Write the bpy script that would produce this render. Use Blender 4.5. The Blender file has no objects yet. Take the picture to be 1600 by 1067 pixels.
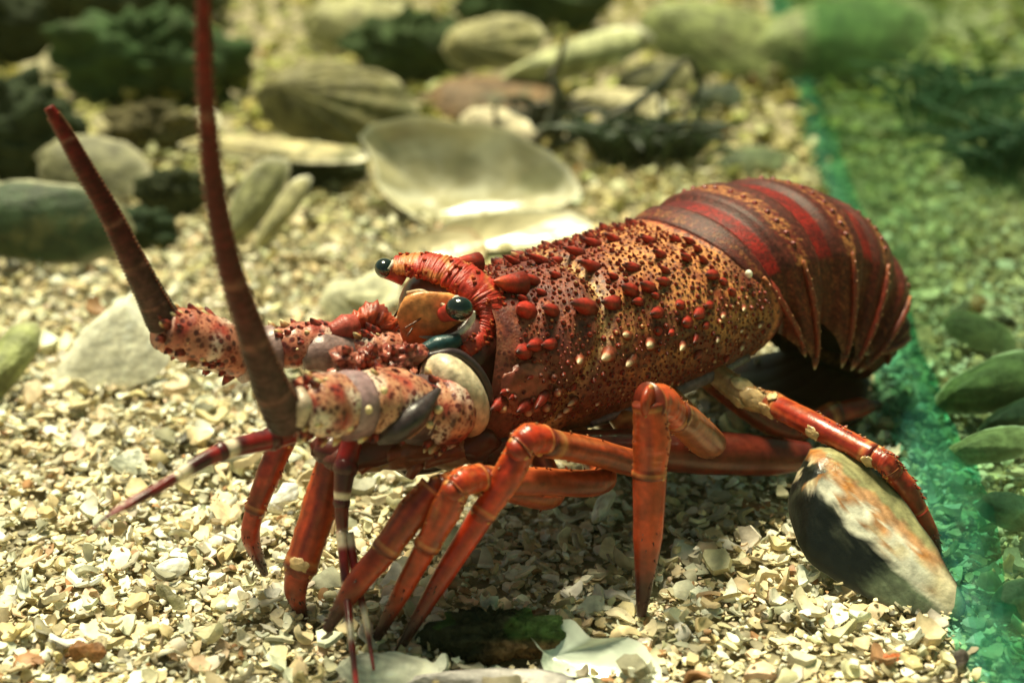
import bpy, math, random
import numpy as np
from mathutils import Vector, noise
from mathutils.bvhtree import BVHTree

random.seed(7); rng = np.random.default_rng(7)
SC = bpy.context.scene; COL = SC.collection

# ------------------------------------------------------------------ camera, sky, lamp
CAM_H, PITCH, LENS = 0.27, math.radians(23), 60.0
FPX = LENS / 36 * 1600
cam = bpy.data.cameras.new('camera'); co = bpy.data.objects.new('camera', cam); COL.objects.link(co)
cam.lens = LENS; cam.sensor_width = 36; cam.clip_start = 0.01; cam.clip_end = 100
co.location = (0, 0, CAM_H); co.rotation_euler = (math.pi / 2 - PITCH, 0, 0)
cam.dof.use_dof = True; cam.dof.focus_distance = 0.515; cam.dof.aperture_fstop = 8.0
SC.camera = co
SUN_EL, SUN_AZ = math.radians(70), math.radians(-25)      # azimuth from +Y towards +X
w = bpy.data.worlds.new('World'); SC.world = w; w.use_nodes = True
wn = w.node_tree.nodes; bg = wn['Background']
sky = wn.new('ShaderNodeTexSky'); sky.sky_type = 'NISHITA'; sky.sun_disc = False
sky.sun_elevation = SUN_EL; sky.sun_rotation = SUN_AZ
wt = wn.new('ShaderNodeMix'); wt.data_type = 'RGBA'; wt.blend_type = 'MULTIPLY'; wt.inputs[0].default_value = 1; wt.inputs[7].default_value = (1.0, 1.0, 0.60, 1)   # water over the tank filters the sky's blue
w.node_tree.links.new(sky.outputs[0], wt.inputs[6]); w.node_tree.links.new(wt.outputs[2], bg.inputs[0]); bg.inputs[1].default_value = 0.05
sl = bpy.data.lights.new('sun', 'SUN'); so = bpy.data.objects.new('sun', sl); COL.objects.link(so)
sl.energy = 5.0; sl.angle = math.radians(18); sl.color = (1, 0.94, 0.64)
sd = Vector((math.sin(SUN_AZ) * math.cos(SUN_EL), math.cos(SUN_AZ) * math.cos(SUN_EL), math.sin(SUN_EL)))
so.rotation_euler = sd.to_track_quat('Z', 'Y').to_euler(); so.location = (0, 0.6, 1.5)
SC.view_settings.view_transform = 'Standard'; SC.view_settings.look = 'None'
SC.view_settings.exposure = 0.68; SC.view_settings.gamma = 1.0
SC.cycles.volume_bounces = 0; SC.cycles.transparent_max_bounces = 12

# ------------------------------------------------------------------ measuring helpers
V = lambda *a: np.array(a, float)
CR, CU, CW = V(1, 0, 0), V(0, math.sin(PITCH), math.cos(PITCH)), V(0, math.cos(PITCH), -math.sin(PITCH))
CC = V(0, 0, CAM_H)
def ray(x, y): return CW + CR * (x - 800) / FPX + CU * (533.5 - y) / FPX
def G(x, y, z=0.0):                     # point of the photo on the level z
    r = ray(x, y); return CC + r * (z - CAM_H) / r[2]
HEAD = math.radians(40)
FW = V(-math.cos(HEAD), -math.sin(HEAD), 0); LT = V(math.sin(HEAD), -math.cos(HEAD), 0); UP = V(0, 0, 1)
ORG = G(950, 742)
def B(x, y, z): return ORG + (FW * x + LT * y + UP * z) / 1000      # lobster frame, millimetres
def M(x, y, off=0.0):                   # point of the photo on the lobster's plane `off` mm to its near side
    o = off / 1000; r = ray(x, y); t = np.dot(ORG + LT * o - CC, LT) / np.dot(r, LT); return CC + r * t
def nrm(v): v = np.asarray(v, float); return v / (np.linalg.norm(v) + 1e-12)
def nz(p, s, seed=0.0): return noise.noise(Vector((p[0] * s + seed, p[1] * s - seed, p[2] * s + 2 * seed)))
def smooth(a, b, x): t = min(1, max(0, (x - a) / (b - a))); return t * t * (3 - 2 * t)
def mix(a, b, t): return tuple(a[i] * (1 - t) + b[i] * t for i in range(3))
def interp(x, xs, ys): return float(np.interp(x, xs, ys))
def spline(pts, n):
    P = np.array(pts, float); m = len(P)
    if m == 2: return np.array([P[0] + (P[1] - P[0]) * t for t in np.linspace(0, 1, n)])
    Q = np.vstack([2 * P[0] - P[1], P, 2 * P[-1] - P[-2]]); out = []
    for t in np.linspace(0, m - 1, n):
        i = min(int(t), m - 2); f = t - i; a, b, c, d = Q[i], Q[i + 1], Q[i + 2], Q[i + 3]
        out.append(0.5 * (2 * b + (c - a) * f + (2 * a - 5 * b + 4 * c - d) * f * f + (3 * b - a - 3 * c + d) * f ** 3))
    return np.array(out)

# ------------------------------------------------------------------ mesh builder
class MB:
    def __init__(s): s.v = []; s.f = []; s.c = []; s.mi = []
    def add(s, verts, faces, cols, mi=0):
        o = len(s.v); s.v += [tuple(p) for p in verts]
        s.c += list(cols) if isinstance(cols, list) else [cols] * len(verts)
        s.f += [tuple(i + o for i in f) for f in faces]; s.mi += [mi] * len(faces)
    def grid(s, rings, cols, closed=True, caps=True, mi=0):
        n = len(rings[0]); vs = [p for r in rings for p in r]; fs = []
        for i in range(len(rings) - 1):
            for j in range(n if closed else n - 1):
                k = (j + 1) % n; fs.append((i * n + j, i * n + k, (i + 1) * n + k, (i + 1) * n + j))
        cs = [c for r in cols for c in r] if isinstance(cols, list) else [cols] * len(vs)
        if caps and closed:
            for i, rev in ((0, True), (len(rings) - 1, False)):
                cidx = len(vs); vs.append(np.mean(rings[i], axis=0)); cs.append(cs[i * n])
                for j in range(n):
                    a, b = i * n + j, i * n + (j + 1) % n
                    fs.append((b, a, cidx) if rev else (a, b, cidx))
        s.add(vs, fs, cs, mi)
    def tube(s, pts, rad, col, n=14, steps=None, squash=1.0, side=None, mi=0, wob=0.0, seed=0.0, caps=True):
        """swept tube: rad and col are lists along pts or functions of t; squash flattens across `side`"""
        steps = steps or max(6, 6 * len(pts)); C = spline(pts, steps); rings = []; cols = []
        ref = nrm(side) if side is not None else V(0.31, -0.52, 0.8)
        for i, p in enumerate(C):
            t = i / (steps - 1); d = nrm(C[min(i + 1, steps - 1)] - C[max(i - 1, 0)])
            a = nrm(np.cross(d, ref)); b = nrm(np.cross(a, d)); ref = b
            r = rad(t) if callable(rad) else interp(t, np.linspace(0, 1, len(rad)), rad)
            ring = []; cc = []
            for j in range(n):
                th = 2 * math.pi * j / n; q = p + (a * math.cos(th) + b * math.sin(th) * squash) * r
                if wob: q = p + (q - p) * (1 + wob * nz(q, 1.2 / max(r, 1e-4), seed))
                ring.append(q); cc.append(col(t, th, q) if callable(col) else col)
            rings.append(ring); cols.append(cc)
        s.grid(rings, cols, True, caps, mi)
    def ball(s, c, ax, col, nu=14, nv=10, mi=0, wob=0.0, seed=0):
        """ellipsoid: ax = three axis vectors"""
        vs = []; cs = []; fs = []
        for i in range(nv + 1):
            ph = math.pi * i / nv
            for j in range(nu):
                th = 2 * math.pi * j / nu
                l = V(math.sin(ph) * math.cos(th), math.sin(ph) * math.sin(th), math.cos(ph))
                q = c + ax[0] * l[0] + ax[1] * l[1] + ax[2] * l[2]
                if wob: q = c + (q - c) * (1 + wob * nz(l, 2.2, seed))
                vs.append(q); cs.append(col(l, q) if callable(col) else col)
        for i in range(nv):
            for j in range(nu):
                k = (j + 1) % nu; fs.append((i * nu + j, (i + 1) * nu + j, (i + 1) * nu + k, i * nu + k))
        s.add(vs, fs, cs, mi)
    def spike(s, p, d, r, h, c0, c1, n=9, mi=0, lean=None, cap=0.45):
        """blunt tubercle: rounded cone, tip coloured c1"""
        d = nrm(d); a = nrm(np.cross(d, V(0.3, 0.5, 0.81))); b = np.cross(d, a)
        ln = np.zeros(3) if lean is None else lean * h; rings = []; cols = []
        for t, k in ((-0.25, 1.25), (0.1, 1.0), (0.45, 0.74), (0.75, 0.44), (0.93, 0.2), (1.0, 0.05)):
            ct = p + d * h * t + ln * max(t, 0) ** 1.5
            rings.append([ct + (a * math.cos(2 * math.pi * j / n) + b * math.sin(2 * math.pi * j / n)) * r * k for j in range(n)])
            cols.append([mix(mix(c0, tuple(x * 0.42 for x in c0), smooth(0.45, 0.05, t)), c1, smooth(cap, cap + 0.35, t))] * n)
        s.grid(rings, cols, True, True, mi)
    def build(s, name, mats, parent=None, flat=False):
        base = np.array(parent['_o']) if parent is not None and '_o' in parent else np.zeros(3)
        me = bpy.data.meshes.new(name)
        me.from_pydata([tuple(np.array(p) - base) for p in s.v], [], s.f)
        at = me.color_attributes.new('Col', 'FLOAT_COLOR', 'POINT')
        a = np.ones((len(s.v), 4), np.float32); a[:, :3] = np.array(s.c, np.float32); at.data.foreach_set('color', a.ravel())
        for m in (mats if isinstance(mats, (list, tuple)) else [mats]): me.materials.append(m)
        me.polygons.foreach_set('material_index', s.mi); me.polygons.foreach_set('use_smooth', [not flat] * len(s.f))
        me.update(); o = bpy.data.objects.new(name, me); COL.objects.link(o)
        if parent is not None:
            while parent is not None and parent.type == 'MESH' and False: pass
            o.parent = parent; o['_o'] = tuple(base)
        return o
def thing(name, label, cat, loc, group=None):
    o = bpy.data.objects.new(name, None); o.empty_display_size = 0.01; COL.objects.link(o); o.location = tuple(loc); o['_o'] = tuple(float(x) for x in loc)
    o['label'] = label; o['category'] = cat
    if group: o['group'] = group
    return o
def tag(o, label, cat, group=None):
    o['label'] = label; o['category'] = cat
    if group: o['group'] = group
    return o
def origin_to(o, loc):                  # give a one-mesh thing its own base point
    loc = np.array(loc); me = o.data; n = len(me.vertices); a = np.empty(n * 3, np.float32); me.vertices.foreach_get('co', a)
    a = (a.reshape(-1, 3) - loc).astype(np.float32); me.vertices.foreach_set('co', a.ravel()); me.update(); o.location = tuple(loc)

# ------------------------------------------------------------------ materials
def mat(name, rough=0.5, spec=0.5, n_scale=400, n_amt=0.35, b_scale=900, b_str=0.2, b_dist=0.0006, coat=0.0, dark=None, dots=None, tint=None, rough_var=0.0, sss=0.0):
    m = bpy.data.materials.new(name); m.use_nodes = True; nt = m.node_tree; N = nt.nodes; L = nt.links
    p = N['Principled BSDF']; p.inputs['Roughness'].default_value = rough
    p.inputs['Specular IOR Level'].default_value = spec; p.inputs['Coat Weight'].default_value = coat; p.inputs['Coat Roughness'].default_value = 0.15
    if sss: p.inputs['Subsurface Weight'].default_value = sss; p.inputs['Subsurface Scale'].default_value = 0.003; p.inputs['Subsurface Radius'].default_value = (1, 0.4, 0.2)
    at = N.new('ShaderNodeAttribute'); at.attribute_name = 'Col'; tc = N.new('ShaderNodeTexCoord')
    no = N.new('ShaderNodeTexNoise'); no.inputs['Scale'].default_value = n_scale; no.inputs['Detail'].default_value = 5; L.new(tc.outputs['Object'], no.inputs['Vector'])
    mr = N.new('ShaderNodeMapRange'); mr.inputs[1].default_value = 0.3; mr.inputs[2].default_value = 0.7; mr.inputs[3].default_value = 1 - n_amt; mr.inputs[4].default_value = 1 + n_amt * 0.6
    L.new(no.outputs[0], mr.inputs[0])
    mx = N.new('ShaderNodeMix'); mx.data_type = 'RGBA'; mx.blend_type = 'MULTIPLY'; mx.inputs[0].default_value = 1
    L.new(at.outputs['Color'], mx.inputs[6]); L.new(mr.outputs[0], mx.inputs[7]); out = mx.outputs[2]
    for sc, lo, hi, colr, amt in (dots or []):          # speckles: dark dots of one size
        vo = N.new('ShaderNodeTexVoronoi'); vo.inputs['Scale'].default_value = sc; L.new(tc.outputs['Object'], vo.inputs['Vector'])
        r = N.new('ShaderNodeMapRange'); r.inputs[1].default_value = lo; r.inputs[2].default_value = hi; r.inputs[3].default_value = amt; r.inputs[4].default_value = 0
        L.new(vo.outputs['Distance'], r.inputs[0])
        x = N.new('ShaderNodeMix'); x.data_type = 'RGBA'; x.inputs[7].default_value = (*colr, 1); L.new(r.outputs[0], x.inputs[0]); L.new(out, x.inputs[6]); out = x.outputs[2]
    if tint:                                            # large patches of another colour
        sc, lo, hi, colr = tint
        n2 = N.new('ShaderNodeTexNoise'); n2.inputs['Scale'].default_value = sc; n2.inputs['Detail'].default_value = 6; n2.inputs['Roughness'].default_value = 0.65; L.new(tc.outputs['Object'], n2.inputs['Vector'])
        r = N.new('ShaderNodeMapRange'); r.inputs[1].default_value = lo; r.inputs[2].default_value = hi; L.new(n2.outputs[0], r.inputs[0])
        x = N.new('ShaderNodeMix'); x.data_type = 'RGBA'; x.inputs[7].default_value = (*colr, 1); L.new(r.outputs[0], x.inputs[0]); L.new(out, x.inputs[6]); out = x.outputs[2]
    L.new(out, p.inputs['Base Color'])
    if b_str:
        nb = N.new('ShaderNodeTexNoise'); nb.inputs['Scale'].default_value = b_scale; nb.inputs['Detail'].default_value = 4; L.new(tc.outputs['Object'], nb.inputs['Vector'])
        bp = N.new('ShaderNodeBump'); bp.inputs['Strength'].default_value = b_str; bp.inputs['Distance'].default_value = b_dist
        L.new(nb.outputs[0], bp.inputs['Height']); L.new(bp.outputs[0], p.inputs['Normal'])
    return m
M_CARA = mat('speckled_shell_plate', 0.48, 0.4, 320, 0.5, 1300, 0.5, 0.0005, dots=[(560, 0.24, 0.48, (0.06, 0.008, 0.007), 0.92), (1000, 0.20, 0.46, (0.14, 0.022, 0.012), 0.7), (290, 0.10, 0.36, (0.15, 0.02, 0.012), 0.65)])
M_ABD = mat('abdomen_plate', 0.47, 0.25, 900, 0.6, 1800, 0.4, 0.0005, dots=[(620, 0.24, 0.5, (0.06, 0.008, 0.007), 0.7)])
M_TUB = mat('red_tubercle', 0.42, 0.4, 700, 0.4, 1800, 0.3, coat=0.04)
M_LEG = mat('red_leg_plate', 0.28, 0.42, 420, 0.35, 1400, 0.2, 0.0004, coat=0.05, sss=0.05)
M_ANT = mat('antenna_plate', 0.42, 0.18, 500, 0.5, 1500, 0.3, 0.0003)
M_SKIN = mat('soft_joint', 0.36, 0.4, 380, 0.5, 900, 0.4, 0.0005, coat=0.08, sss=0.1)
M_PED = mat('speckled_antenna_base', 0.35, 0.5, 350, 0.35, 1100, 0.4, 0.0004, coat=0.15, dots=[(430, 0.28, 0.44, (0.08, 0.008, 0.008), 0.95), (900, 0.22, 0.44, (0.20, 0.018, 0.012), 0.75)])
M_EYE = mat('black_eye', 0.06, 0.7, 300, 0.1, 500, 0.0, coat=0.6)
M_GRAV = mat('shell_chips', 0.55, 0.4, 260, 0.35, 900, 0.35, 0.0004)
M_GROUND = mat('gravel_bed', 0.8, 0.3, 160, 0.6, 300, 0.8, 0.002)
M_NACRE = mat('pale_nacre', 0.22, 0.6, 60, 0.25, 250, 0.15, 0.0008, coat=0.3)
M_SHELL = mat('worn_shell', 0.55, 0.22, 120, 0.5, 400, 0.6, 0.0014, tint=(38, 0.52, 0.66, (0.13, 0.13, 0.055)))
M_CLEAN = mat('clean_shell', 0.4, 0.4, 150, 0.35, 400, 0.5, 0.0010)
M_MUSSEL = mat('glossy_mussel', 0.30, 0.35, 260, 0.45, 900, 0.35, 0.0005, coat=0.12)
M_WEED = mat('dark_weed', 0.5, 0.4, 300, 0.5, 600, 0.5, 0.001)
M_MOSS = mat('mossy_crust', 0.85, 0.2, 350, 0.7, 700, 0.9, 0.003)
M_ROCK = mat('dark_rock', 0.8, 0.12, 60, 0.6, 200, 0.7, 0.003, tint=(25, 0.5, 0.7, (0.05, 0.06, 0.03)))

# ------------------------------------------------------------------ ground and loose shell gravel
gl = G(1530, 1067); gf = G(1200, 0); gdir = nrm(gf - gl); gnorm = V(gdir[1], -gdir[0], 0)    # base line of the glass pane
mb = MB(); nx, ny = 130, 150; vs = []; cs = []
xs = np.sign(np.linspace(-1, 1, nx)) * np.abs(np.linspace(-1, 1, nx)) ** 1.8 * 3.0
ys = -0.6 + 6.0 * np.linspace(0, 1, ny) ** 1.6
def hgt(x, y): return 0.0045 * nz((x, y, 0), 9) + 0.0025 * nz((x, y, 1), 28) - 0.003
for y in ys:
    for x in xs: vs.append((x, y, hgt(x, y))); cs.append((0.36, 0.31, 0.19))
mb.add(vs, [(i * nx + j, i * nx + j + 1, (i + 1) * nx + j + 1, (i + 1) * nx + j) for i in range(ny - 1) for j in range(nx - 1)], cs)
mb.build('ground', M_GROUND)['kind'] = 'structure'

CLEAR = [(772, 1018, 190, 55), (1364, 850, 150, 150), (930, 1034, 150, 50), (172, 565, 130, 60), (605, 1055, 120, 24), (765, 1072, 220, 24), (735, 320, 240, 60)]
def make_gravel():
    protos = []
    for k in range(32):
        n = 10; a = np.linspace(0, 2 * math.pi, n, endpoint=False) + rng.uniform(-0.22, 0.22, n)
        r = 0.82 + 0.16 * np.sin(2 * a + rng.uniform(0, 6)) + 0.12 * np.sin(3 * a + rng.uniform(0, 6)) + rng.uniform(-0.10, 0.10, n); el = rng.uniform(0.38, 0.95)
        x, y = r * np.cos(a), r * np.sin(a) * el; cv = rng.uniform(0.05, 0.9); bx = rng.uniform(-0.35, 0.35)
        zf = lambda x, y: -cv * (x * x + 0.5 * y * y) + bx * x * y
        th = rng.uniform(0.08, 0.24) if k % 3 else rng.uniform(0.25, 0.5)
        mid = np.stack([x * 0.6, y * 0.6, zf(x * .6, y * .6)], 1); rim = np.stack([x, y, zf(x, y)], 1); rim[:, 2] += rng.uniform(-0.06, 0.06, n)
        protos.append(np.vstack([[V(0, 0, 0)], mid, rim, rim * [0.93, 0.93, 1] + V(0, 0, -th), [V(0, 0, -th)]]))
    n = 10; F3 = [(0, 1 + j, 1 + (j + 1) % n) for j in range(n)] + [(1 + 3 * n, 1 + 2 * n + (j + 1) % n, 1 + 2 * n + j) for j in range(n)]
    F4 = [(1 + j, 1 + n + j, 1 + n + (j + 1) % n, 1 + (j + 1) % n) for j in range(n)] + [(1 + n + j, 1 + 2 * n + j, 1 + 2 * n + (j + 1) % n, 1 + n + (j + 1) % n) for j in range(n)]
    P = np.array(protos); nv = P.shape[1]
    def positions(cnt, d0, d1):
        d = d0 + (d1 - d0) * rng.uniform(0, 1, cnt) ** 1.1; hw = 0.36 * (d + 0.1) + 0.05
        return np.stack([rng.uniform(-1, 1, cnt) * hw, d], 1)
    a, b = positions(36000, 0.33, 0.92), positions(18000, 0.9, 2.1)
    crumbs = positions(24000, 0.33, 0.85); pos = np.vstack([a, b, crumbs]); cnt = len(pos)
    keep = np.ones(len(pos), bool)       # nothing is strewn over the stone and the larger shells
    for px, py, wpx, hpx in CLEAR:
        c_ = G(px, py); k_ = np.dot(c_ - CC, CW) / FPX; keep &= ((pos[:, 0] - c_[0]) / (wpx * k_ / 2)) ** 2 + ((pos[:, 1] - c_[1]) / (hpx * k_ / 2 / 0.5)) ** 2 > 1
    na, nb_ = int(keep[:len(a)].sum()), int(keep[len(a):len(a) + len(b)].sum()); pos = pos[keep]; cnt = len(pos); a, b = a[:na], b[:nb_]
    size = 0.0021 * np.exp(rng.normal(0, 0.46, cnt)); size = np.clip(size, 0.0009, 0.0066); size[len(a):len(a) + len(b)] *= 1.6; size[len(a) + len(b):] *= 0.42; crumb = np.arange(cnt) >= len(a) + len(b)
    al = rng.uniform(0, 2 * math.pi, cnt); tilt = np.abs(rng.normal(0, 0.5, cnt)); ta = rng.uniform(0, 2 * math.pi, cnt)
    flip = rng.uniform(0, 1, cnt) < 0.4
    ca, sa = np.cos(al), np.sin(al); z0 = np.zeros(cnt); o1 = np.ones(cnt)
    Rz = np.stack([np.stack([ca, -sa, z0], 1), np.stack([sa, ca, z0], 1), np.stack([z0, z0, o1], 1)], 1)
    kx, ky = np.cos(ta), np.sin(ta); c, s = np.cos(tilt), np.sin(tilt)
    Rt = np.stack([np.stack([c + kx * kx * (1 - c), kx * ky * (1 - c), ky * s], 1), np.stack([kx * ky * (1 - c), c + ky * ky * (1 - c), -kx * s], 1), np.stack([-ky * s, kx * s, c], 1)], 1)
    R = np.einsum('nij,njk->nik', Rt, Rz)
    v = P[rng.integers(0, len(P), cnt)].copy(); v[flip, :, 2] *= -1; v[flip, :, 1] *= -1
    v = np.einsum('nij,nvj->nvi', R, v) * size[:, None, None]
    zz = np.array([hgt(x, y) for x, y in pos]) + size * (0.25 + 0.9 * np.sin(tilt)) + rng.uniform(0, 0.0035, cnt) + crumb * rng.uniform(0, 0.004, cnt)
    v += np.concatenate([pos, zz[:, None]], 1)[:, None, :]
    pal = np.array([(0.80, 0.71, 0.46), (0.86, 0.83, 0.66), (0.72, 0.58, 0.32), (0.62, 0.50, 0.30), (0.80, 0.60, 0.40), (0.44, 0.42, 0.30), (0.30, 0.27, 0.18), (0.42, 0.22, 0.10), (0.72, 0.66, 0.52), (0.92, 0.89, 0.76), (0.10, 0.09, 0.06)])
    wt = np.array([.27, .19, .15, .10, .06, .10, .05, .02, .06, .07, .012]); ci = rng.choice(len(pal), cnt, p=wt / wt.sum())
    col = np.clip(pal[ci] * rng.uniform(0.8, 1.12, (cnt, 1)) * rng.uniform(0.94, 1.05, (cnt, 3)), 0, 0.93)
    far = np.clip((pos[:, 1] + rng.normal(0, 0.05, cnt) - 0.62) / 0.36, 0, 1)[:, None]       # light falloff and yellow-green cast painted into the gravel towards the back
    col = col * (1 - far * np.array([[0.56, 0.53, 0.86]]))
    me = bpy.data.meshes.new('shell_gravel'); f3 = np.array(F3); f4 = np.array(F4); base = (np.arange(cnt) * nv)[:, None, None]
    l3 = (f3[None] + base).reshape(-1); l4 = (f4[None] + base).reshape(-1); n3 = cnt * len(F3); n4 = cnt * len(F4)
    me.vertices.add(cnt * nv); me.vertices.foreach_set('co', v.astype(np.float32).ravel())
    me.loops.add(len(l3) + len(l4)); me.loops.foreach_set('vertex_index', np.concatenate([l3, l4]).astype(np.int32))
    me.polygons.add(n3 + n4); me.polygons.foreach_set('loop_start', np.concatenate([np.arange(n3) * 3, len(l3) + np.arange(n4) * 4]).astype(np.int32))
    me.update(calc_edges=True)
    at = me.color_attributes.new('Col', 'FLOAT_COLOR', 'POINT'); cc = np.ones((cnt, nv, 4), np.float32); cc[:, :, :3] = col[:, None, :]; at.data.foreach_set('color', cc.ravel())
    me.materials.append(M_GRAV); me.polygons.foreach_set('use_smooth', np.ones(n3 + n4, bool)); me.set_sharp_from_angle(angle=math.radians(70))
    o = bpy.data.objects.new('shell_gravel', me); COL.objects.link(o); o['kind'] = 'stuff'; return o
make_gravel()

# ------------------------------------------------------------------ shells
MUSSEL = [(-1, 0.02), (-.86, .22), (-.45, .36), (.1, .43), (.6, .38), (.92, .2), (1, -.04), (.85, -.27), (.4, -.36), (-.2, -.3), (-.7, -.17)]
ABALONE = [(-1, .05), (-.85, .42), (-.4, .68), (.2, .72), (.75, .5), (1, .08), (.86, -.38), (.35, -.66), (-.3, -.62), (-.82, -.34)]
OVAL = [(-1, 0), (-.75, .4), (-.1, .58), (.6, .46), (1, .05), (.7, -.42), (0, -.56), (-.7, -.42)]
FLAKE = [(-1, -.1), (-.6, .5), (.1, .38), (.5, .62), (1, .1), (.55, -.5), (-.1, -.35), (-.55, -.6)]
TRIAN = [(-1, -.35), (-.35, .35), (.1, .8), (.45, .5), (1, -.25), (.4, -.5), (-.3, -.62)]
def shell_mesh(outline, length, depth, c, xdir, nvec, cols, apex=(-0.62, 0.06), thick=0.0012, ridges=9, ridge=0.022, wob=0.09, seed=0, power=1.7, width=1.0, nv=64, nu=16, colf=None, ribs=0):
    """one valve, convex side towards nvec; cols = (outside, inside, rim); returns outer and inner builders"""
    n = nrm(nvec); xd = nrm(np.asarray(xdir) - n * np.dot(xdir, n)); yd = np.cross(n, xd); hl = length / 2
    P = spline([(x, y, 0) for x, y in outline + outline[:1]], nv + 1)[:nv]
    out = MB(); rings = {1: [], -1: []}; cl = {1: [], -1: []}
    for i in range(nu + 1):
        u = i / nu
        for sgn in (1, -1):
            ring = []; cc = []
            for j in range(nv):
                q = P[j]; e = 1 + wob * nz((q[0] * 3, q[1] * 3, seed), 1.0, seed) + 0.4 * wob * nz((q[0] * 11, q[1] * 11, seed), 1.0, seed)
                x = apex[0] + (q[0] * e - apex[0]) * u; y = (apex[1] + (q[1] * e - apex[1]) * u) * width
                z = depth * (1 - u ** power) + ridge * depth * math.sin(u * ridges * 6.28 + 1.5 * nz((x * 2, y * 2, seed), 1)) * u + 0.06 * depth * nz((x * 4, y * 4, seed), 1.0)
                if ribs: z += 0.10 * depth * math.cos(ribs * math.atan2(y, x - apex[0] + 1e-6)) * u
                if sgn < 0: z -= thick * (0.35 + 0.65 * (1 - u) + 0.3)
                w_ = c + xd * x * hl + yd * y * hl + n * z
                ring.append(w_)
                base = cols[0] if sgn > 0 else cols[1]
                k = colf(u, j / nv, x, y, sgn) if colf else None
                gb = 0.5 + 0.5 * math.sin(u * ridges * 9.0 + 2.5 * nz((x * 2.5, y * 2.5, seed), 1.0)); rd = nz((math.atan2(y, x - apex[0]) * 5, u * 1.2, seed), 1.0)
                base = tuple(min(0.92, q_ * (0.78 + 0.34 * gb) * (1 + 0.35 * rd)) for q_ in base) if sgn > 0 else tuple(min(0.92, q_ * (1 + 0.22 * rd + 0.10 * gb)) for q_ in base)
                cc.append(k or mix(base, cols[2], smooth(0.9, 1.0, u)))
            rings[sgn].append(ring); cl[sgn].append(cc)
    out.grid(rings[1], cl[1], True, False, 0); inn = [r for r in rings[-1]]
    out.grid(inn[::-1], cl[-1][::-1], True, False, 1)
    out.grid([rings[1][-1], rings[-1][-1]], [cl[1][-1], cl[-1][-1]], True, False, 0)
    return out
def shell(name, label, cat, outline, length, depth, c, xdir, nvec, cols, mats=None, group=None, **k):
    mbx = shell_mesh(outline, length, depth, np.asarray(c, float), xdir, nvec, cols, **k)
    o = mbx.build(name, mats or [M_SHELL, M_NACRE]); origin_to(o, c); tag(o, label, cat, group); return o
def sc_at(p): return np.dot(p - CC, CW) / FPX      # metres per photo pixel there
def dvec(p0, p1): return G(*p1) - G(*p0)
PALE = (0.78, 0.74, 0.55); CREAM = (0.86, 0.83, 0.66); OLIVE = (0.20, 0.21, 0.10); BLACK = (0.02, 0.025, 0.018); BROWN = (0.20, 0.12, 0.06); GREY = (0.22, 0.21, 0.12)
TOCAM = V(0, -1, 0)

# ------------------------------------------------------------------ the lobster
def lerp_tab(x, tab, k): return interp(x, [r[0] for r in tab], [r[k] for r in tab])
CT = [(-24, 83.0, 35.5, 60, 41), (-8, 84.0, 36.5, 59, 39), (20, 84.0, 35.5, 58, 37), (42, 83.5, 32.5, 58, 36), (58, 84.0, 30, 58, 37), (66, 85, 28.5, 57, 38), (75, 86, 27, 57, 40)]
TH_MAX = math.radians(122)
def cara(x, th):
    """carapace surface in the lobster frame (mm): station x, angle th from the back ridge"""
    zt, hw, zc, zl = (lerp_tab(x, CT, k) for k in (1, 2, 3, 4))
    s, c = math.sin(th), math.cos(th)
    y = hw * (abs(s) ** 0.92) * (1 if s >= 0 else -1); z = zc + (zt - zc) * c if c > 0 else zc + (zc - zl) * c * 1.55
    if c < 0: y *= 1 - 0.16 * c * c
    rear = smooth(10, -24, x); front = smooth(35, 75, x)
    xx = x - 15 * rear * s * s - 15 * front * max(c, 0) ** 1.3
    return V(xx, y, z)
def groove(x, th):
    """depth of the neck groove and the branchial line"""
    a = abs(th); gx = 36 - 14 * math.cos(a * 1.15) + 6 * smooth(1.0, 1.9, a)
    return math.exp(-((x - gx) / 2.6) ** 2)
def surf(x, th, lift=0.0):
    p = cara(x, th); d = 0.6
    tx = cara(min(x + d, 75), th) - cara(max(x - d, -24), th); tt = cara(x, th + 0.03) - cara(x, th - 0.03)
    n = nrm(np.cross(tx, tt)); 
    if np.dot(n, p - V(x, 0, 56)) < 0: n = -n
    dis = -2.2 * groove(x, th) + 0.55 * nz(p, 0.16, 3) + 0.3 * nz(p, 0.45, 5)
    q = p + n * (dis + lift); wn = FW * n[0] + LT * n[1] + UP * n[2]
    return B(*q), wn
def cara_col(x, th, p):
    a = abs(th); tan = (0.58, 0.23, 0.072); dk = (0.12, 0.022, 0.016); red = (0.30, 0.035, 0.018); purp = (0.10, 0.020, 0.020); ltan = (0.56, 0.32, 0.12)
    k = nz(p, 90, 1) + 0.5 * nz(p, 240, 2)
    c = mix(tan, (0.30, 0.06, 0.022), smooth(-0.15, 0.4, k))
    c = mix(c, purp, smooth(0.12, 0.42, nz(p, 55, 8) + 0.35 * nz(p, 300, 4)) * 0.6)
    g = groove(x, th); head = smooth(26, 38, x - (36 - 14 * math.cos(a * 1.15)) + 32)
    c = mix(c, mix(purp, (0.26, 0.05, 0.03), smooth(-.3, .4, nz(p, 200, 6))), head * 0.85)
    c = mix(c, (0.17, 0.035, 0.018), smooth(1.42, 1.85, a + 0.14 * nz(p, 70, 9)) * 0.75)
    c = mix(c, ltan, min(1, g * 1.15))
    if head > 0.5: c = mix(c, (0.52, 0.17, 0.10), smooth(0.5, 0.9, 1 - ((x - 62) / 12) ** 2 - ((a - 1.62) / 0.20) ** 2))
    return c
lob = thing('lobster', 'red spiny rock lobster walking over pale shell gravel, tail curled under', 'lobster', ORG)

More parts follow.
